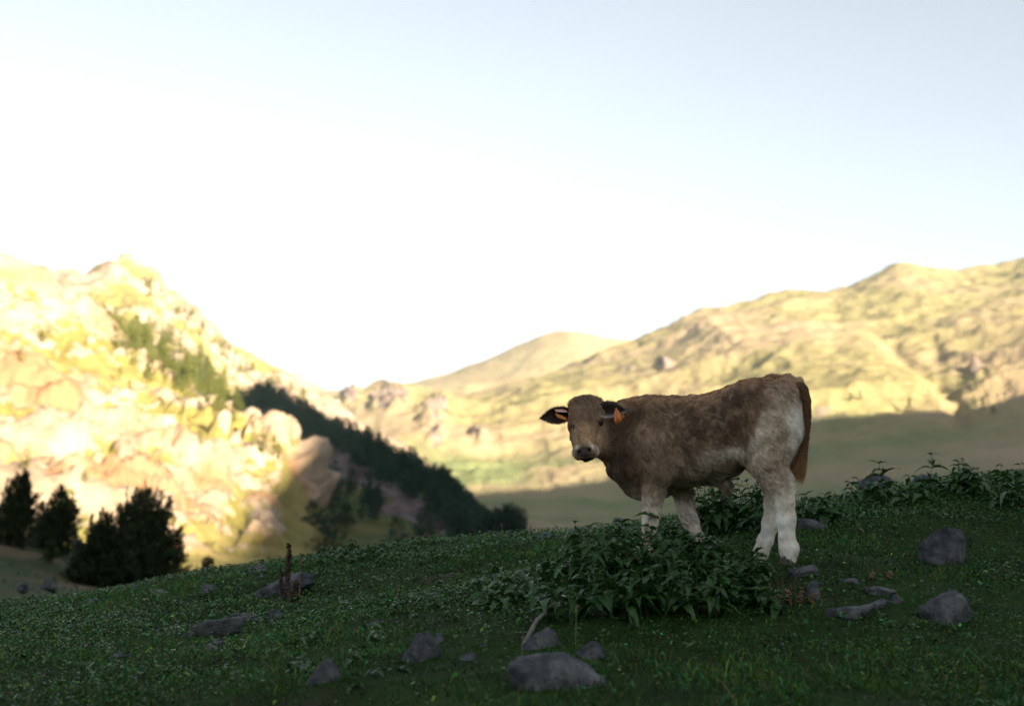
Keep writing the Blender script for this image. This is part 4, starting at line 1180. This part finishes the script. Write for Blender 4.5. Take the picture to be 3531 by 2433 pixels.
# coarse grass and small herbs on the slope beyond the crest
i_ = rng.integers(0, len(LAY1.P), 60000)
bp = LAY1.P[i_]; sel = (bp[:, 1] > 11.5) & (bp[:, 1] < 62) & (np.abs(bp[:, 0]) < bp[:, 1] * 0.42 + 1)
bp = bp[sel] + np.stack([rng.normal(0, 0.5, sel.sum()), rng.normal(0, 0.5, sel.sum()), np.zeros(sel.sum())], -1)
nb = len(bp); az = rng.random(nb) * 6.283; lean = rng.uniform(0.1, 0.8, nb)
dr = np.stack([np.cos(az) * lean, np.sin(az) * lean, np.ones(nb)], -1); dr /= np.linalg.norm(dr, axis=1)[:, None]
gc = GREENS[rng.integers(0, len(GREENS), nb)] * rng.uniform(0.8, 1.5, (nb, 1))
v_, t3, q4, c_ = ribbons(bp - np.array([0, 0, 0.06]), dr, rng.uniform(0.12, 0.3, nb), rng.uniform(0.008, 0.02, nb), gc, 0.4)
o = obj("grass", mesh_np("slope_grass", v_, tris=t3, quads=q4, mat=m_grass.m, colors=c_))
tag(o, "rough out of focus grass on the slope beyond the meadow crest", "grass", kind="stuff")

# ------------------------------------------------------------------ nettles
m_net = Mat("nettle_leaf", 0.40, 0.38)
nc = m_net.mix(m_net.obj_random(), (0.016, 0.062, 0.014), (0.038, 0.115, 0.028))
nc = m_net.mix(m_net.ramp(m_net.noise(60, 3, 0.6), [(0.35, 0.0), (0.7, 0.5)]), nc, (0.055, 0.095, 0.018))
m_net.color(nc); m_net.translucent(nc, 0.22)
m_stem = Mat("nettle_stem", 0.6, 0.3).color((0.045, 0.062, 0.024))
def leaf_mesh(name, droop, width, fold, curl, mat, teeth=True, seg=12):
    v = []
    for i in range(seg + 1):
        t = i / seg
        w = width * (math.sin(math.pi * min(1.0, t ** 0.62)) ** 0.9) * (1 - 0.25 * t)
        if teeth and 0 < i < seg: w *= 1.12 if i % 2 else 0.86
        if i == 0: w = 0.012
        if i == seg: w = 0.004
        x = t - 0.18 * droop * t * t; z = 0.10 * math.sin(t * 2.2) - droop * t * t * 0.75
        e = w * fold
        v += [(x, -w, z + e + curl * math.sin(i * 1.7) * 0.02), (x, 0, z), (x, w, z + e - curl * math.sin(i * 2.1) * 0.02)]
    q = []
    for i in range(seg):
        b = i * 3
        q += [(b, b + 1, b + 4, b + 3), (b + 1, b + 2, b + 5, b + 4)]
    return mesh_np(name, np.array(v), quads=np.array(q), mat=mat, smooth=True)
LEAVES = [leaf_mesh("leaf", d_, w_, f_, c_, m_net.m) for d_, w_, f_, c_ in ((0.35, 0.24, 0.35, 1), (0.75, 0.22, 0.5, 1), (1.05, 0.25, 0.25, 1), (0.55, 0.20, 0.65, 1))]
STEMS = []
for k in range(5):
    bx, by_ = random.uniform(-0.12, 0.12), random.uniform(-0.12, 0.12)
    tt = np.linspace(0, 1, 8)
    path = np.stack([bx * tt ** 2, by_ * tt ** 2, tt], -1)
    v, q = tube(path, np.linspace(0.011, 0.004, 8), 5)
    STEMS.append((mesh_np("stem", v, quads=q, mat=m_stem.m, smooth=True), bx, by_))
N_LABEL = "leafy nettle in the dense clump round the calf's legs"
def nettle(p, hgt, label=N_LABEL, group="nettles in the clump", leaf=0.092, pairs=None, lean=0.25):
    root = empty("nettle", tuple(p), random.uniform(0, 6.28))
    root.rotation_euler = (random.gauss(0, lean * 0.5), random.gauss(0, lean * 0.5), random.uniform(0, 6.28))
    tag(root, label, "nettle", group)
    sm, bx, by_ = random.choice(STEMS)
    obj("stem", sm, root, scale=(hgt, hgt, hgt * 1.0))
    pairs = pairs or max(3, int(hgt / 0.042))
    for k in range(pairs):
        t = 0.22 + 0.78 * (k + 0.5) / pairs
        size = leaf * (0.55 + 0.75 * math.sin(math.pi * (0.18 + 0.72 * t)) ) * (1.15 - 0.55 * t) * random.uniform(0.8, 1.2)
        for s_ in (0, 1):
            a = k * math.pi / 2 + s_ * math.pi + random.gauss(0, 0.25)
            up = 0.15 - 0.75 * t ** 3 if t > 0.85 else random.gauss(0.02, 0.22)
            obj("leaf", random.choice(LEAVES), root, (bx * t * t * hgt, by_ * t * t * hgt, t * hgt), (random.gauss(0, 0.25), up, a), size)
    return root
def scatter_nettles(n, pxr, pyr, hr, **kw):
    for _ in range(n):
        px_ = random.uniform(*pxr); py_ = random.uniform(*pyr)
        g = ground_hit(px_, py_)
        nettle((g[0], g[1], float(gz(g[0], g[1])) - 0.01), random.uniform(*hr), **kw)
scatter_nettles(36, (1960, 2360), (1965, 2060), (0.17, 0.27), label="high nettle in the thick of the clump before the forelegs", group="nettles before the forelegs")
scatter_nettles(26, (2300, 2620), (1990, 2070), (0.10, 0.17), label="low nettle in the clump between forelegs and hind legs", group="nettles between the legs")
scatter_nettles(34, (1850, 2500), (2060, 2150), (0.13, 0.22), label="nettle along the downhill edge of the clump above the flat topped boulder", group="nettles on the downhill edge")
scatter_nettles(12, (2450, 2700), (2050, 2120), (0.08, 0.13), label="small nettle at the clump end beside the dry tan herbs", group="nettles by the dry herbs")
scatter_nettles(14, (1640, 1950), (1990, 2110), (0.08, 0.15), label="low nettle at the thin left edge of the clump")
scatter_nettles(14, (2150, 2330), (1905, 1950), (0.14, 0.20), label="nettle touching the near foreleg of the calf", group="nettles at the near foreleg")
scatter_nettles(16, (2330, 2480), (1915, 1965), (0.12, 0.17), label="nettle hiding the far forefoot of the calf", group="nettles at the far foreleg")
BK = dict(label="tall nettle in the thicket seen under the calf's belly", group="nettles behind the calf")
scatter_nettles(34, (2400, 2680), (1815, 1858), (0.20, 0.34), **BK)
scatter_nettles(10, (2690, 2900), (1795, 1825), (0.12, 0.22), **BK)
CR = dict(label="low nettle on the grassy crest right of the calf", group="nettles on the right crest")
scatter_nettles(26, (2900, 3560), (1690, 1760), (0.08, 0.17), **CR)
scatter_nettles(12, (3240, 3560), (1660, 1720), (0.12, 0.22), **CR)
for px_, by, top_, lab_ in ((3045, 1722, 1585, "tall drooping nettle alone on the crest before the blurred boulder"), (3212, 1700, 1552, "tallest nettle on the right crest, bending to one side"),
                            (2935, 1745, 1660, "short bushy nettle on the crest nearest the calf's tail"), (2015, 1985, 1806, "nettle rising above the clump in front of the calf's chest"),
                            (2205, 1960, 1762, "nettle standing tallest right against the calf's foreleg"), (3352, 1705, 1612, "arching nettle at the far right of the crest")):
    g = ground_hit(px_, by)
    nettle((g[0], g[1], float(gz(g[0], g[1])) - 0.01), (by - top_) * g[1] / F, lab_, "single nettles", 0.125, 5, 0.12)
# broad-leaved plants that make the mound on the left crest
DK = dict(label="low broad leafed plant on the mound of the left crest", group="plants on the left mound", leaf=0.06)
scatter_nettles(30, (1110, 1330), (1892, 1945), (0.05, 0.10), **DK)
scatter_nettles(16, (1300, 1700), (2030, 2150), (0.035, 0.07), label="small leafy herb in the middle of the meadow turf", group="small herbs in the turf", leaf=0.06)
scatter_nettles(12, (950, 1400), (2200, 2380), (0.04, 0.08), label="small leafy herb among the front stones", group="small herbs by the stones", leaf=0.055)

# ------------------------------------------------------------------ dry stalks, twig, flowers
m_dry = Mat("dry_stalk", 0.9, 0.1)
m_dry.color(m_dry.ramp(m_dry.noise(40, 4), [(0.3, (0.050, 0.036, 0.026)), (0.7, (0.125, 0.090, 0.064))]))
m_tan = Mat("dry_tan", 0.9, 0.1)
m_tan.color(m_tan.ramp(m_tan.noise(60, 4), [(0.3, (0.15, 0.105, 0.06)), (0.7, (0.30, 0.22, 0.13))]))
def seed_stalk(px_, by, top_, label, mat, fat=1.0, lean=0.0, frac=0.25, n=260):
    g = ground_hit(px_, by); h_ = (by - top_) * g[1] / F
    root = empty("dry_stalk", (g[0], g[1], float(gz(g[0], g[1])) - 0.01))
    tag(root, label, "dry plant")
    tt = np.linspace(0, 1, 10)
    path = np.stack([lean * h_ * tt + 0.004 * np.sin(tt * 9), 0 * tt, h_ * tt], -1)
    v, q = tube(path, np.linspace(0.006, 0.003, 10) * fat, 6)
    obj("stem", mesh_np("stem", v, quads=q, mat=mat, smooth=True), root)
    t = frac + (1 - frac) * rng.random(n); a = rng.random(n) * 6.283
    c = np.stack([np.interp(t, tt, path[:, 0]), 0 * t, t * h_], -1) + np.stack([np.cos(a), np.sin(a), 0 * a], -1) * (rng.random(n) * 0.013 * fat * (1.1 - 0.5 * t))[:, None]
    s_ = rng.uniform(0.003, 0.007, n)[:, None] * fat
    o1 = rng.normal(0, 1, (n, 3)); o2 = rng.normal(0, 1, (n, 3)); o3 = rng.normal(0, 1, (n, 3))
    v = np.stack([c + o1 * s_, c + o2 * s_, c + o3 * s_, c - (o1 + o2 + o3) * s_ * 0.6], 1).reshape(-1, 3)
    i = (np.arange(n) * 4)[:, None]
    obj("seed_head", mesh_np("seed_head", v, tris=np.concatenate([i + np.array(k) for k in ((0, 1, 2), (0, 3, 1), (1, 3, 2), (2, 3, 0))]), mat=mat), root)
    return root
seed_stalk(992, 2078, 1872, "tall dry brown seed stalk standing before the long sloping slab", m_dry, 1.25)
seed_stalk(976, 2076, 1955, "short dry stalk leaning left beside the tall brown one", m_dry, 0.9, -0.1)
seed_stalk(1030, 2060, 1903, "slender pale dry stalk behind the tall brown one", m_tan, 0.6, 0.02, 0.75, 60)
seed_stalk(1012, 2084, 2000, "dead brown leaf stub at the foot of the tall stalk", m_dry, 1.5, 0.08, 0.05, 200)
for px_, by, top_, ln_, lab_ in ((2725, 2085, 2030, -0.2, "dry tan herb with rusty seed heads below the flat hoof stone"), (2755, 2090, 2022, 0.15, "second dry tan herb beside the small dark stone"), (2792, 2085, 2040, 0.3, "dry tan sprig leaning towards the small dark stone"),
                                (2700, 2080, 2045, -0.35, "low dry tan sprig at the edge of the nettles"), (3005, 2000, 1968, 0.1, "little pinkish dry herb above the flat pale slab"), (3070, 1995, 1966, -0.1, "little dry herb between the two right boulders")):
    seed_stalk(px_, by, top_, lab_, m_tan, 0.9, ln_, 0.3, 110)
# dead stem lying against the leaning slab
g0, g1 = ground_hit(1803, 2228), ground_hit(1912, 2120)
pth = np.array([g0 + [0, 0, 0.0], g0 * 0.6 + g1 * 0.4 + [0, -0.02, 0.05], g0 * 0.25 + g1 * 0.75 + [0, -0.02, 0.05], g1 + [0, 0, 0.05]])
v, q = tube(resample(pth, 14), np.linspace(0.010, 0.006, 14), 7)
m_twig = Mat("weathered_wood", 0.8, 0.2); m_twig.color(m_twig.ramp(m_twig.noise(50, 4), [(0.3, (0.09, 0.085, 0.075)), (0.7, (0.20, 0.19, 0.17))]))
tag(obj("dead_stem", mesh_np("dead_stem", v, quads=q, mat=m_twig.m, smooth=True)), "bleached dead stem lying across the dark leaning slab", "stem")
# tall grass stems
m_gs = Mat("grass_stem", 0.6, 0.3).color((0.14, 0.15, 0.05))
for px_, by, top_, ln_, lab_ in ((1985, 2230, 2085, 0.03, "thin upright grass stem above the big flat topped boulder"), (1800, 2265, 2190, 0.05, "short straw stem beside the dark leaning slab"), (2508, 1925, 1880, 0.5, "bent pale stem in the nettles under the belly"), (2560, 1830, 1738, 0.25, "dry stem rising from the nettles under the belly"),
                                (1737, 1862, 1800, -0.15, "single seeding grass stem on the crest before the valley"), (1120, 2235, 2160, 0.3, "thin slanting straw among the front turf")):
    g = ground_hit(px_, by); h_ = (by - top_) * g[1] / F
    tt = np.linspace(0, 1, 8); path = np.stack([ln_ * h_ * tt ** 1.5, 0 * tt, h_ * tt], -1)
    v, q = tube(path, np.linspace(0.0022, 0.0012, 8), 5)
    r_ = empty("grass_stem", (g[0], g[1], float(gz(g[0], g[1])) - 0.005)); tag(r_, lab_, "grass stem")
    obj("stem", mesh_np("stem", v, quads=q, mat=m_gs.m), r_)
    n = 30; t = 0.8 + 0.2 * rng.random(n); c = np.stack([ln_ * h_ * t ** 1.5, 0 * t, h_ * t], -1) + rng.normal(0, 0.003, (n, 3))
    s_ = 0.003; o1, o2, o3 = (rng.normal(0, s_, (n, 3)) for _ in range(3))
    i = (np.arange(n) * 3)[:, None]
    obj("ear", mesh_np("ear", np.stack([c + o1, c + o2, c + o3], 1).reshape(-1, 3), tris=i + np.array([0, 1, 2]), mat=m_tan.m), r_).name = "seed_ear"
# white flowers
m_pet = Mat("white_petal", 0.6, 0.3).color((0.72, 0.70, 0.58))
PET = leaf_mesh("petal", 0.15, 0.36, 0.2, 0, m_pet.m, False, 4)
for px_, by, top_, sz_, lab_ in ((1938, 2110, 2072, 0.013, "white four petalled flower in front of the nettles"), (1925, 2108, 2078, 0.009, "small white flower just left of the bigger one"), (1210, 2125, 2113, 0.007, "tiny pale flower in the turf below the mound"), (1612, 2135, 2120, 0.007, "tiny pale flower in the turf of the middle meadow")):
    g = ground_hit(px_, by); h_ = (by - top_) * g[1] / F + 0.02
    r_ = empty("flower", (g[0], g[1], float(gz(g[0], g[1])))); tag(r_, lab_, "flower")
    v, q = tube(np.array([[0, 0, 0], [0.004, 0, h_ * 0.5], [0, -0.004, h_]]), np.array([0.0015, 0.0013, 0.001]), 5)
    obj("stem", mesh_np("stem", v, quads=q, mat=m_stem.m), r_)
    for k in range(4): obj("petal", PET, r_, (0, -0.004, h_), (0.9, -0.2, k * 1.57 + 0.4), sz_)
# ------------------------------------------------------------------ pines
m_bark = Mat("pine_bark", 0.9, 0.1); m_bark.color(m_bark.ramp(m_bark.noise(6, 5), [(0.3, (0.05, 0.034, 0.024)), (0.7, (0.12, 0.085, 0.06))]))
def needle_mat(name, c0, c1):
    m = Mat(name, 0.6, 0.25)
    c = m.mix(m.obj_random(), c0, c1)
    c = m.mix(1.0, c, m.ramp(m.noise(3.0, 4), [(0.3, 0.55), (0.7, 1.25)]), 'MULTIPLY')
    m.color(c); m.translucent(c, 0.15); return m.m
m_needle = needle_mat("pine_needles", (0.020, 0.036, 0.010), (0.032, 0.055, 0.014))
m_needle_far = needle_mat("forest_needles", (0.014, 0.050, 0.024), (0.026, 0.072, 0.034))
m_needle_sun = needle_mat("sun_tinted_pine_needles", (0.12, 0.14, 0.028), (0.20, 0.205, 0.042))  # needles brightened and yellowed, sunlight put into their colour

def shoots(centres, dirs, length, nper, width, r_):
    """needle brushes: nper thin triangles round each shoot"""
    n = len(centres)
    c = np.repeat(centres, nper, 0); d = np.repeat(dirs, nper, 0); ln = np.repeat(length, nper)[:, None]
    s_ = r_.random((n * nper, 1))
    b = c + d * ln * s_ * 0.8
    o = r_.normal(0, 1, (n * nper, 3)); o -= d * (o * d).sum(1)[:, None]; o /= np.linalg.norm(o, axis=1)[:, None] + 1e-9
    tip = b + (d * 0.75 + o * 0.7) * ln * 0.5
    sd = np.cross(d, o) * (width * ln)
    v = np.stack([b - sd, b + sd, tip], 1).reshape(-1, 3)
    i = (np.arange(n * nper) * 3)[:, None]
    return v, i + np.array([0, 1, 2])

NTRI = {}
def far_pine(seed, slim, n=70):
    """whole small pine of unit height in one mesh"""
    r_ = np.random.default_rng(seed)
    t = np.sort(r_.random(n)) ** 0.8
    rad = slim * (1 - t) ** 0.75 * (0.65 + 0.35 * np.sin(t * 23 + seed)) + 0.012
    a = r_.random(n) * 6.283
    rr = rad * np.sqrt(r_.random(n)) * 1.0
    c = np.stack([np.cos(a) * rr, np.sin(a) * rr, 0.07 + 0.90 * t], -1)
    d = np.stack([np.cos(a), np.sin(a), 0.5 + 0.9 * t], -1); d /= np.linalg.norm(d, axis=1)[:, None]
    v, tr = shoots(c, d, (0.16 * (1 - 0.55 * t)) * r_.uniform(0.7, 1.3, n), 6, 0.20, r_)
    tv, tq = tube(np.array([[0, 0, -0.05], [0.01, 0, 0.5], [0, 0, 0.95]]), np.array([0.022, 0.014, 0.004]), 5)
    me = mesh_np("pine", np.concatenate([v, tv]), tris=tr, quads=tq + len(v))
    return me, len(tr)
def finish_pine(seed, slim, mat, n=70):
    me, nt = far_pine(seed, slim, n)
    me.materials.append(mat); me.materials.append(m_bark.m)
    idx = np.zeros(len(me.polygons), np.int32); idx[nt:] = 1
    me.polygons.foreach_set("material_index", idx)
    NTRI[me.name] = nt
    return me
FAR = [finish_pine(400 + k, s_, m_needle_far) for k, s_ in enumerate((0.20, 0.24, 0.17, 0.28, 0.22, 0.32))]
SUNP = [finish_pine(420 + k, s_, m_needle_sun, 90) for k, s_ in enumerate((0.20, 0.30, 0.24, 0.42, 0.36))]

# forest on the shaded spur
tl = np.array([(855, 1338), (928, 1333), (980, 1348), (1052, 1390), (1130, 1434), (1218, 1468), (1306, 1509), (1374, 1550), (1436, 1566), (1472, 1600), (1539, 1622), (1581, 1672), (1612, 1690), (1659, 1747), (1710, 1773), (1757, 1810), (1804, 1841)], float)
forest = []
for x in np.arange(850, 1815, 6.5):                        # the row along the top
    y = np.interp(x, tl[:, 0], tl[:, 1]); forest.append((x + random.uniform(-5, 5), y + random.uniform(34, 60)))
k = 0
while k < 620:
    x = random.uniform(820, 1800); y = np.interp(x, tl[:, 0], tl[:, 1])
    depth_ = random.random() ** 1.5 * np.interp(x, [850, 1100, 1400, 1600, 1800], [160, 270, 240, 150, 30])
    yy = y + 45 + depth_
    if yy > 1880: continue
    if any(band_mask(np.array([x]), np.array([yy]), pts, w_)[0] > 0.25 for pts, w_ in ROCKBANDS): continue
    if depth_ > 60 and vnoise(np.array([[x / 60, yy / 60, 3.0]]), 5)[0] < -0.15: continue
    forest.append((x, yy)); k += 1
for x, yy in ((1190, 1800), (1178, 1795), (1205, 1802), (1030, 1822), (1015, 1818), (1045, 1815), (690 + 680, 1880), (1085, 1890), (1110, 1895), (1135, 1893), (1155, 1888), (1300, 1790), (1500, 1800), (1525, 1838), (1590, 1850), (1660, 1862), (1700, 1868)):
    forest.append((x, yy))
PINES = []   # (apparent size, point, height, width, mesh, label, group)
for x, yy in forest:
    p = LAY5.at(x, yy)
    h_ = random.uniform(7.0, 11.5)
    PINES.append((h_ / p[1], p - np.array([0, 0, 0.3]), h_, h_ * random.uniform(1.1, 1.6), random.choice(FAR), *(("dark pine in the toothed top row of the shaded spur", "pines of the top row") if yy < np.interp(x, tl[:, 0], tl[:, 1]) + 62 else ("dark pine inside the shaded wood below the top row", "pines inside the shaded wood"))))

# pines and bushes in the sun on the rocky hillside and the peak behind
def sun_pine(lay, x, y, hpx, label, group, wide=None):
    p = lay.at(x, y); h_ = hpx * p[1] / F
    me = SUNP[wide] if wide is not None else random.choice(SUNP)
    w_ = h_ * random.uniform(0.9, 1.2)
    PINES.append((hpx / F * (3 if wide is not None else 1), p - np.array([0, 0, 0.03 * h_]), h_, w_, me, label, group))
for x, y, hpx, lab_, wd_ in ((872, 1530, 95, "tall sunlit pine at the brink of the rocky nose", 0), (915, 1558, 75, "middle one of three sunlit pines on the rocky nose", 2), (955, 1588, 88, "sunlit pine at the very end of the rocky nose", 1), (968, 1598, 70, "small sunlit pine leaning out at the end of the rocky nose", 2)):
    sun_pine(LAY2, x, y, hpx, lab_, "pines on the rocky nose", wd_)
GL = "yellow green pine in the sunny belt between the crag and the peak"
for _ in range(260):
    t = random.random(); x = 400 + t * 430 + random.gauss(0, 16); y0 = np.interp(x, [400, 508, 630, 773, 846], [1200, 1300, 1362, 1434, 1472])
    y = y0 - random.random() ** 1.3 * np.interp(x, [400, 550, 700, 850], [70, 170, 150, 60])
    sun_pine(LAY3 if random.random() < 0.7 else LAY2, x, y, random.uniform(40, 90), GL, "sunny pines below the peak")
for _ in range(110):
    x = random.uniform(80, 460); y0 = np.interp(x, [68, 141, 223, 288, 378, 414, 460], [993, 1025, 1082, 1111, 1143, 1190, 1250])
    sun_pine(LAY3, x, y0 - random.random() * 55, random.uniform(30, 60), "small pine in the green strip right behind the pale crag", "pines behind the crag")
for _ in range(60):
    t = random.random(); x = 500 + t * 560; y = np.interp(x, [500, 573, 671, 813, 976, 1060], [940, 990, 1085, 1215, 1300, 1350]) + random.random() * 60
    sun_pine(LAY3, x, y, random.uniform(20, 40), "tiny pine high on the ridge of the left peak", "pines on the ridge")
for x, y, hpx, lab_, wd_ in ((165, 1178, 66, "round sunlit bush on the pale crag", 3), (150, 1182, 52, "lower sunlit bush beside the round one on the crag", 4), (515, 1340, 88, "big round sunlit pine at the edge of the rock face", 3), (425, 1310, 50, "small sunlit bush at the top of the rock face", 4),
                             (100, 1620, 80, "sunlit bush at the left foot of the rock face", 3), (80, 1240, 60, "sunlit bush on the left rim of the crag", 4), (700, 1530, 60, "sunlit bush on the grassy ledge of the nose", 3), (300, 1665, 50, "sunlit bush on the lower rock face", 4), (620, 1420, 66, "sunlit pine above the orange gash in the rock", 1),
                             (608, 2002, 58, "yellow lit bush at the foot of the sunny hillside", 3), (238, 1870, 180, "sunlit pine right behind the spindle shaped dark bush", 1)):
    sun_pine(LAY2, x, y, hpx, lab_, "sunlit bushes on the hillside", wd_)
for x, y in ((3370, 1335), (3392, 1300), (3345, 1345), (3405, 1360), (3330, 1400), (3352, 1392), (3380, 1410), (3420, 1415), (3130, 1412), (2930, 1380), (2960, 1390)):
    p = LAY4.at(x, y); h_ = random.uniform(7, 13)
    PINES.append((1.0, p, h_, h_ * 1.3, random.choice(FAR), "dark tree in the gully of the great right mountain", "trees in the far gully"))

PINES.sort(key=lambda q: -q[0])
rest = {}
for i, (_, p, h_, w_, me, lab_, grp) in enumerate(PINES):
    rz = random.uniform(0, 6.28)
    if i < 285:
        tag(obj("pine_tree", me, None, tuple(p), (0, 0, rz), (w_, w_, h_)), lab_, "pine tree", grp)
    else:
        key = me in FAR
        V_, T_ = rest.setdefault(key, ([], []))
        co = np.empty(len(me.vertices) * 3, np.float32); me.vertices.foreach_get("co", co); co = co.reshape(-1, 3)
        nt = NTRI[me.name]
        cz, sz_ = math.cos(rz), math.sin(rz)
        co = co[:nt * 3] @ np.array([[cz, sz_, 0], [-sz_, cz, 0], [0, 0, 1.0]])
        T_.append(np.arange(nt * 3).reshape(-1, 3) + sum(len(q) for q in V_)); V_.append(co * np.array([w_, w_, h_]) + p)
for key, (V_, T_) in rest.items():
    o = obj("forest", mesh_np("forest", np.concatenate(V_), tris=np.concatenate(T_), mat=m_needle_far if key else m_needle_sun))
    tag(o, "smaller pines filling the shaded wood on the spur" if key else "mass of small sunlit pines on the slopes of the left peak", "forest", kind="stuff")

# dark pine bushes on the slope beyond the crest, seen against the light
def pine_bush(x, by, d_, lobes, label, n, spiky=0.5, name="pine_bush", sparse=None):
    """lobes: (dx px, centre height px, half width px, half height px)"""
    base = pt(x, by, d_); sc = d_ / F
    root = empty(name, tuple(base)); tag(root, label, "pine bush", "dark pine bushes beyond the crest")
    r_ = np.random.default_rng(int(x * 7 + by))
    C_, D_, stems = [], [], []
    tot = sum(l[2] * l[3] for l in lobes)
    for dx, cy, hw_px, hh in lobes:
        k = int(n * hw_px * hh / tot)
        u = r_.normal(0, 1, (k, 3)); u /= np.linalg.norm(u, axis=1)[:, None]
        rad = r_.random(k) ** 0.38
        nzv = 1 + 0.26 * fbm(u * 2.3 + x, 2, int(x)) + 0.12 * fbm(u * 6 + x, 2, int(x) + 3)
        q = u * (rad * nzv)[:, None]
        taper = 1 - 0.30 * np.clip(q[:, 2], -0.2, 1)
        c = np.stack([dx + q[:, 0] * hw_px * taper, q[:, 1] * hw_px * 0.9 * taper, cy + q[:, 2] * hh], -1) * sc
        d = u * 0.8 + np.array([0, 0, 0.9]) + r_.normal(0, 0.3, (k, 3)); d /= np.linalg.norm(d, axis=1)[:, None]
        C_.append(c); D_.append(d)
        for _ in range(7):
            e_ = r_.normal(0, 0.5, 3); tipp = np.array([dx + e_[0] * hw_px * 0.8, e_[1] * hw_px * 0.7, cy + hh * r_.uniform(0.1, 0.8)]) * sc
            stems.append(np.array([[r_.normal(0, 0.04), r_.normal(0, 0.04), -0.15], tipp * np.array([0.45, 0.45, 0.4]), tipp]))
        top_spikes = 14
        a = r_.random(top_spikes) * 6.283; rr = r_.random(top_spikes) * 0.8
        c = np.stack([dx + np.cos(a) * rr * hw_px, np.sin(a) * rr * hw_px, cy + hh * (0.98 - 0.42 * rr ** 2)], -1) * sc
        for kk in range(3):
            C_.append(c + np.array([0, 0, 0.08 * kk])); D_.append(np.tile([0, 0, 1.0], (top_spikes, 1)) + r_.normal(0, 0.12, (top_spikes, 3)))
    if sparse is not None:
        for (sx, sz, sw) in sparse:      # single boughs reaching out, with air between them
            tipp = np.array([sx, r_.normal(0, 20), sz]) * sc; st = np.array([sx * 0.45, 0, sz * 0.55]) * sc
            stems.append(np.stack([st, (st + tipp) / 2 + np.array([0, 0, -0.05]), tipp]))
            t = r_.uniform(0.45, 1.05, 46)[:, None]
            C_.append(st + (tipp - st) * t + r_.normal(0, sw * sc, (46, 3))); D_.append(np.tile((tipp - st) / np.linalg.norm(tipp - st) * 0.5 + np.array([0, 0, 0.9]), (46, 1)) + r_.normal(0, 0.25, (46, 3)))
    C_ = np.concatenate(C_); D_ = np.concatenate(D_); D_ /= np.linalg.norm(D_, axis=1)[:, None]
    v, t3 = shoots(C_, D_, r_.uniform(0.14, 0.26, len(C_)), 9, 0.10, r_)
    obj("crown", mesh_np("crown", v, tris=t3, mat=m_needle), root)
    sv, sq, off = [], [], 0
    for s_ in stems:
        a, b = tube(resample(s_, 6), np.linspace(0.045, 0.012, 6), 5); sv.append(a); sq.append(b + off); off += len(a)
    obj("trunk", mesh_np("trunk", np.concatenate(sv), quads=np.concatenate(sq), mat=m_bark.m, smooth=True), root)
    return root
pine_bush(480, 2040, 43, [(0, 195, 104, 142), (15, 75, 132, 115), (-70, 60, 78, 105)], "big dark spiky pine bush with ragged right side against the light", 7000, sparse=[(140, 150, 6), (128, 205, 5), (118, 120, 7), (100, 262, 5), (142, 110, 6), (112, 70, 8), (-70, 270, 5), (92, 300, 5), (128, 175, 6)])
pine_bush(345, 2020, 40, [(0, 135, 52, 90), (-30, 55, 78, 84), (45, 50, 70, 84)], "lower dark pine bush with one pointed tip, left of the big one", 3600)
pine_bush(196, 1885, 50, [(8, 95, 52, 84), (-6, 30, 70, 66)], "spindle shaped dark pine bush on the left slope", 2200)
pine_bush(140, 1860, 52, [(0, 50, 32, 50), (0, 20, 36, 30)], "small round dark bush behind the spindle shaped one", 500)
pine_bush(50, 1868, 48, [(0, 110, 48, 95), (-20, 40, 78, 70), (28, 160, 18, 52)], "ragged dark pine at the far left of the slope", 2300, sparse=[(55, 150, 6), (60, 95, 6), (45, 200, 4)])
pine_bush(705, 2030, 60, [(10, 45, 26, 42), (-8, 12, 40, 34)], "small pointed dark bush before the sunny hillside foot", 700)
pine_bush(175, 1930, 42, [(0, 12, 14, 14)], "tiny dark tuft on the bare brown slope", 90)
pine_bush(1110, 1925, 140, [(0, 50, 58, 42), (30, 35, 50, 32)], "wide dark shrub in the shade at the foot of the spur", 1300)
pine_bush(1190, 1860, 200, [(0, 60, 30, 50)], "dark egg shaped shrub on the shaded grass of the spur", 500)
pine_bush(1368, 1900, 170, [(0, 16, 18, 18)], "little dark shrub low on the shaded grass", 140)

# ------------------------------------------------------------------ haze over the valley
hz_ = Mat("haze_air")
for nd in list(hz_.n):
    if nd.type != 'OUTPUT_MATERIAL': hz_.n.remove(nd)
pv = hz_.n.new("ShaderNodeVolumePrincipled")
pv.inputs['Color'].default_value = (0.62, 0.86, 1.0, 1)
pv.inputs['Density'].default_value = 0.00004
pv.inputs['Anisotropy'].default_value = 0.0
hz_.l.new(pv.outputs[0], hz_.n["Material Output"].inputs['Volume'])
X0, X1, Y0, Y1, Z0, Z1 = -6200, 6200, -6200, 6200, -60, 680
hvx = np.array([(x, y, z) for x in (X0, X1) for y in (Y0, Y1) for z in (Z0, Z1)], float)
hfq = np.array([(0, 1, 3, 2), (4, 6, 7, 5), (0, 4, 5, 1), (2, 3, 7, 6), (0, 2, 6, 4), (1, 5, 7, 3)])
haze = obj("haze", mesh_np("haze", hvx, quads=hfq, mat=hz_.m))
tag(haze, "thin pale haze filling the mountain valley air", "haze", kind="stuff")
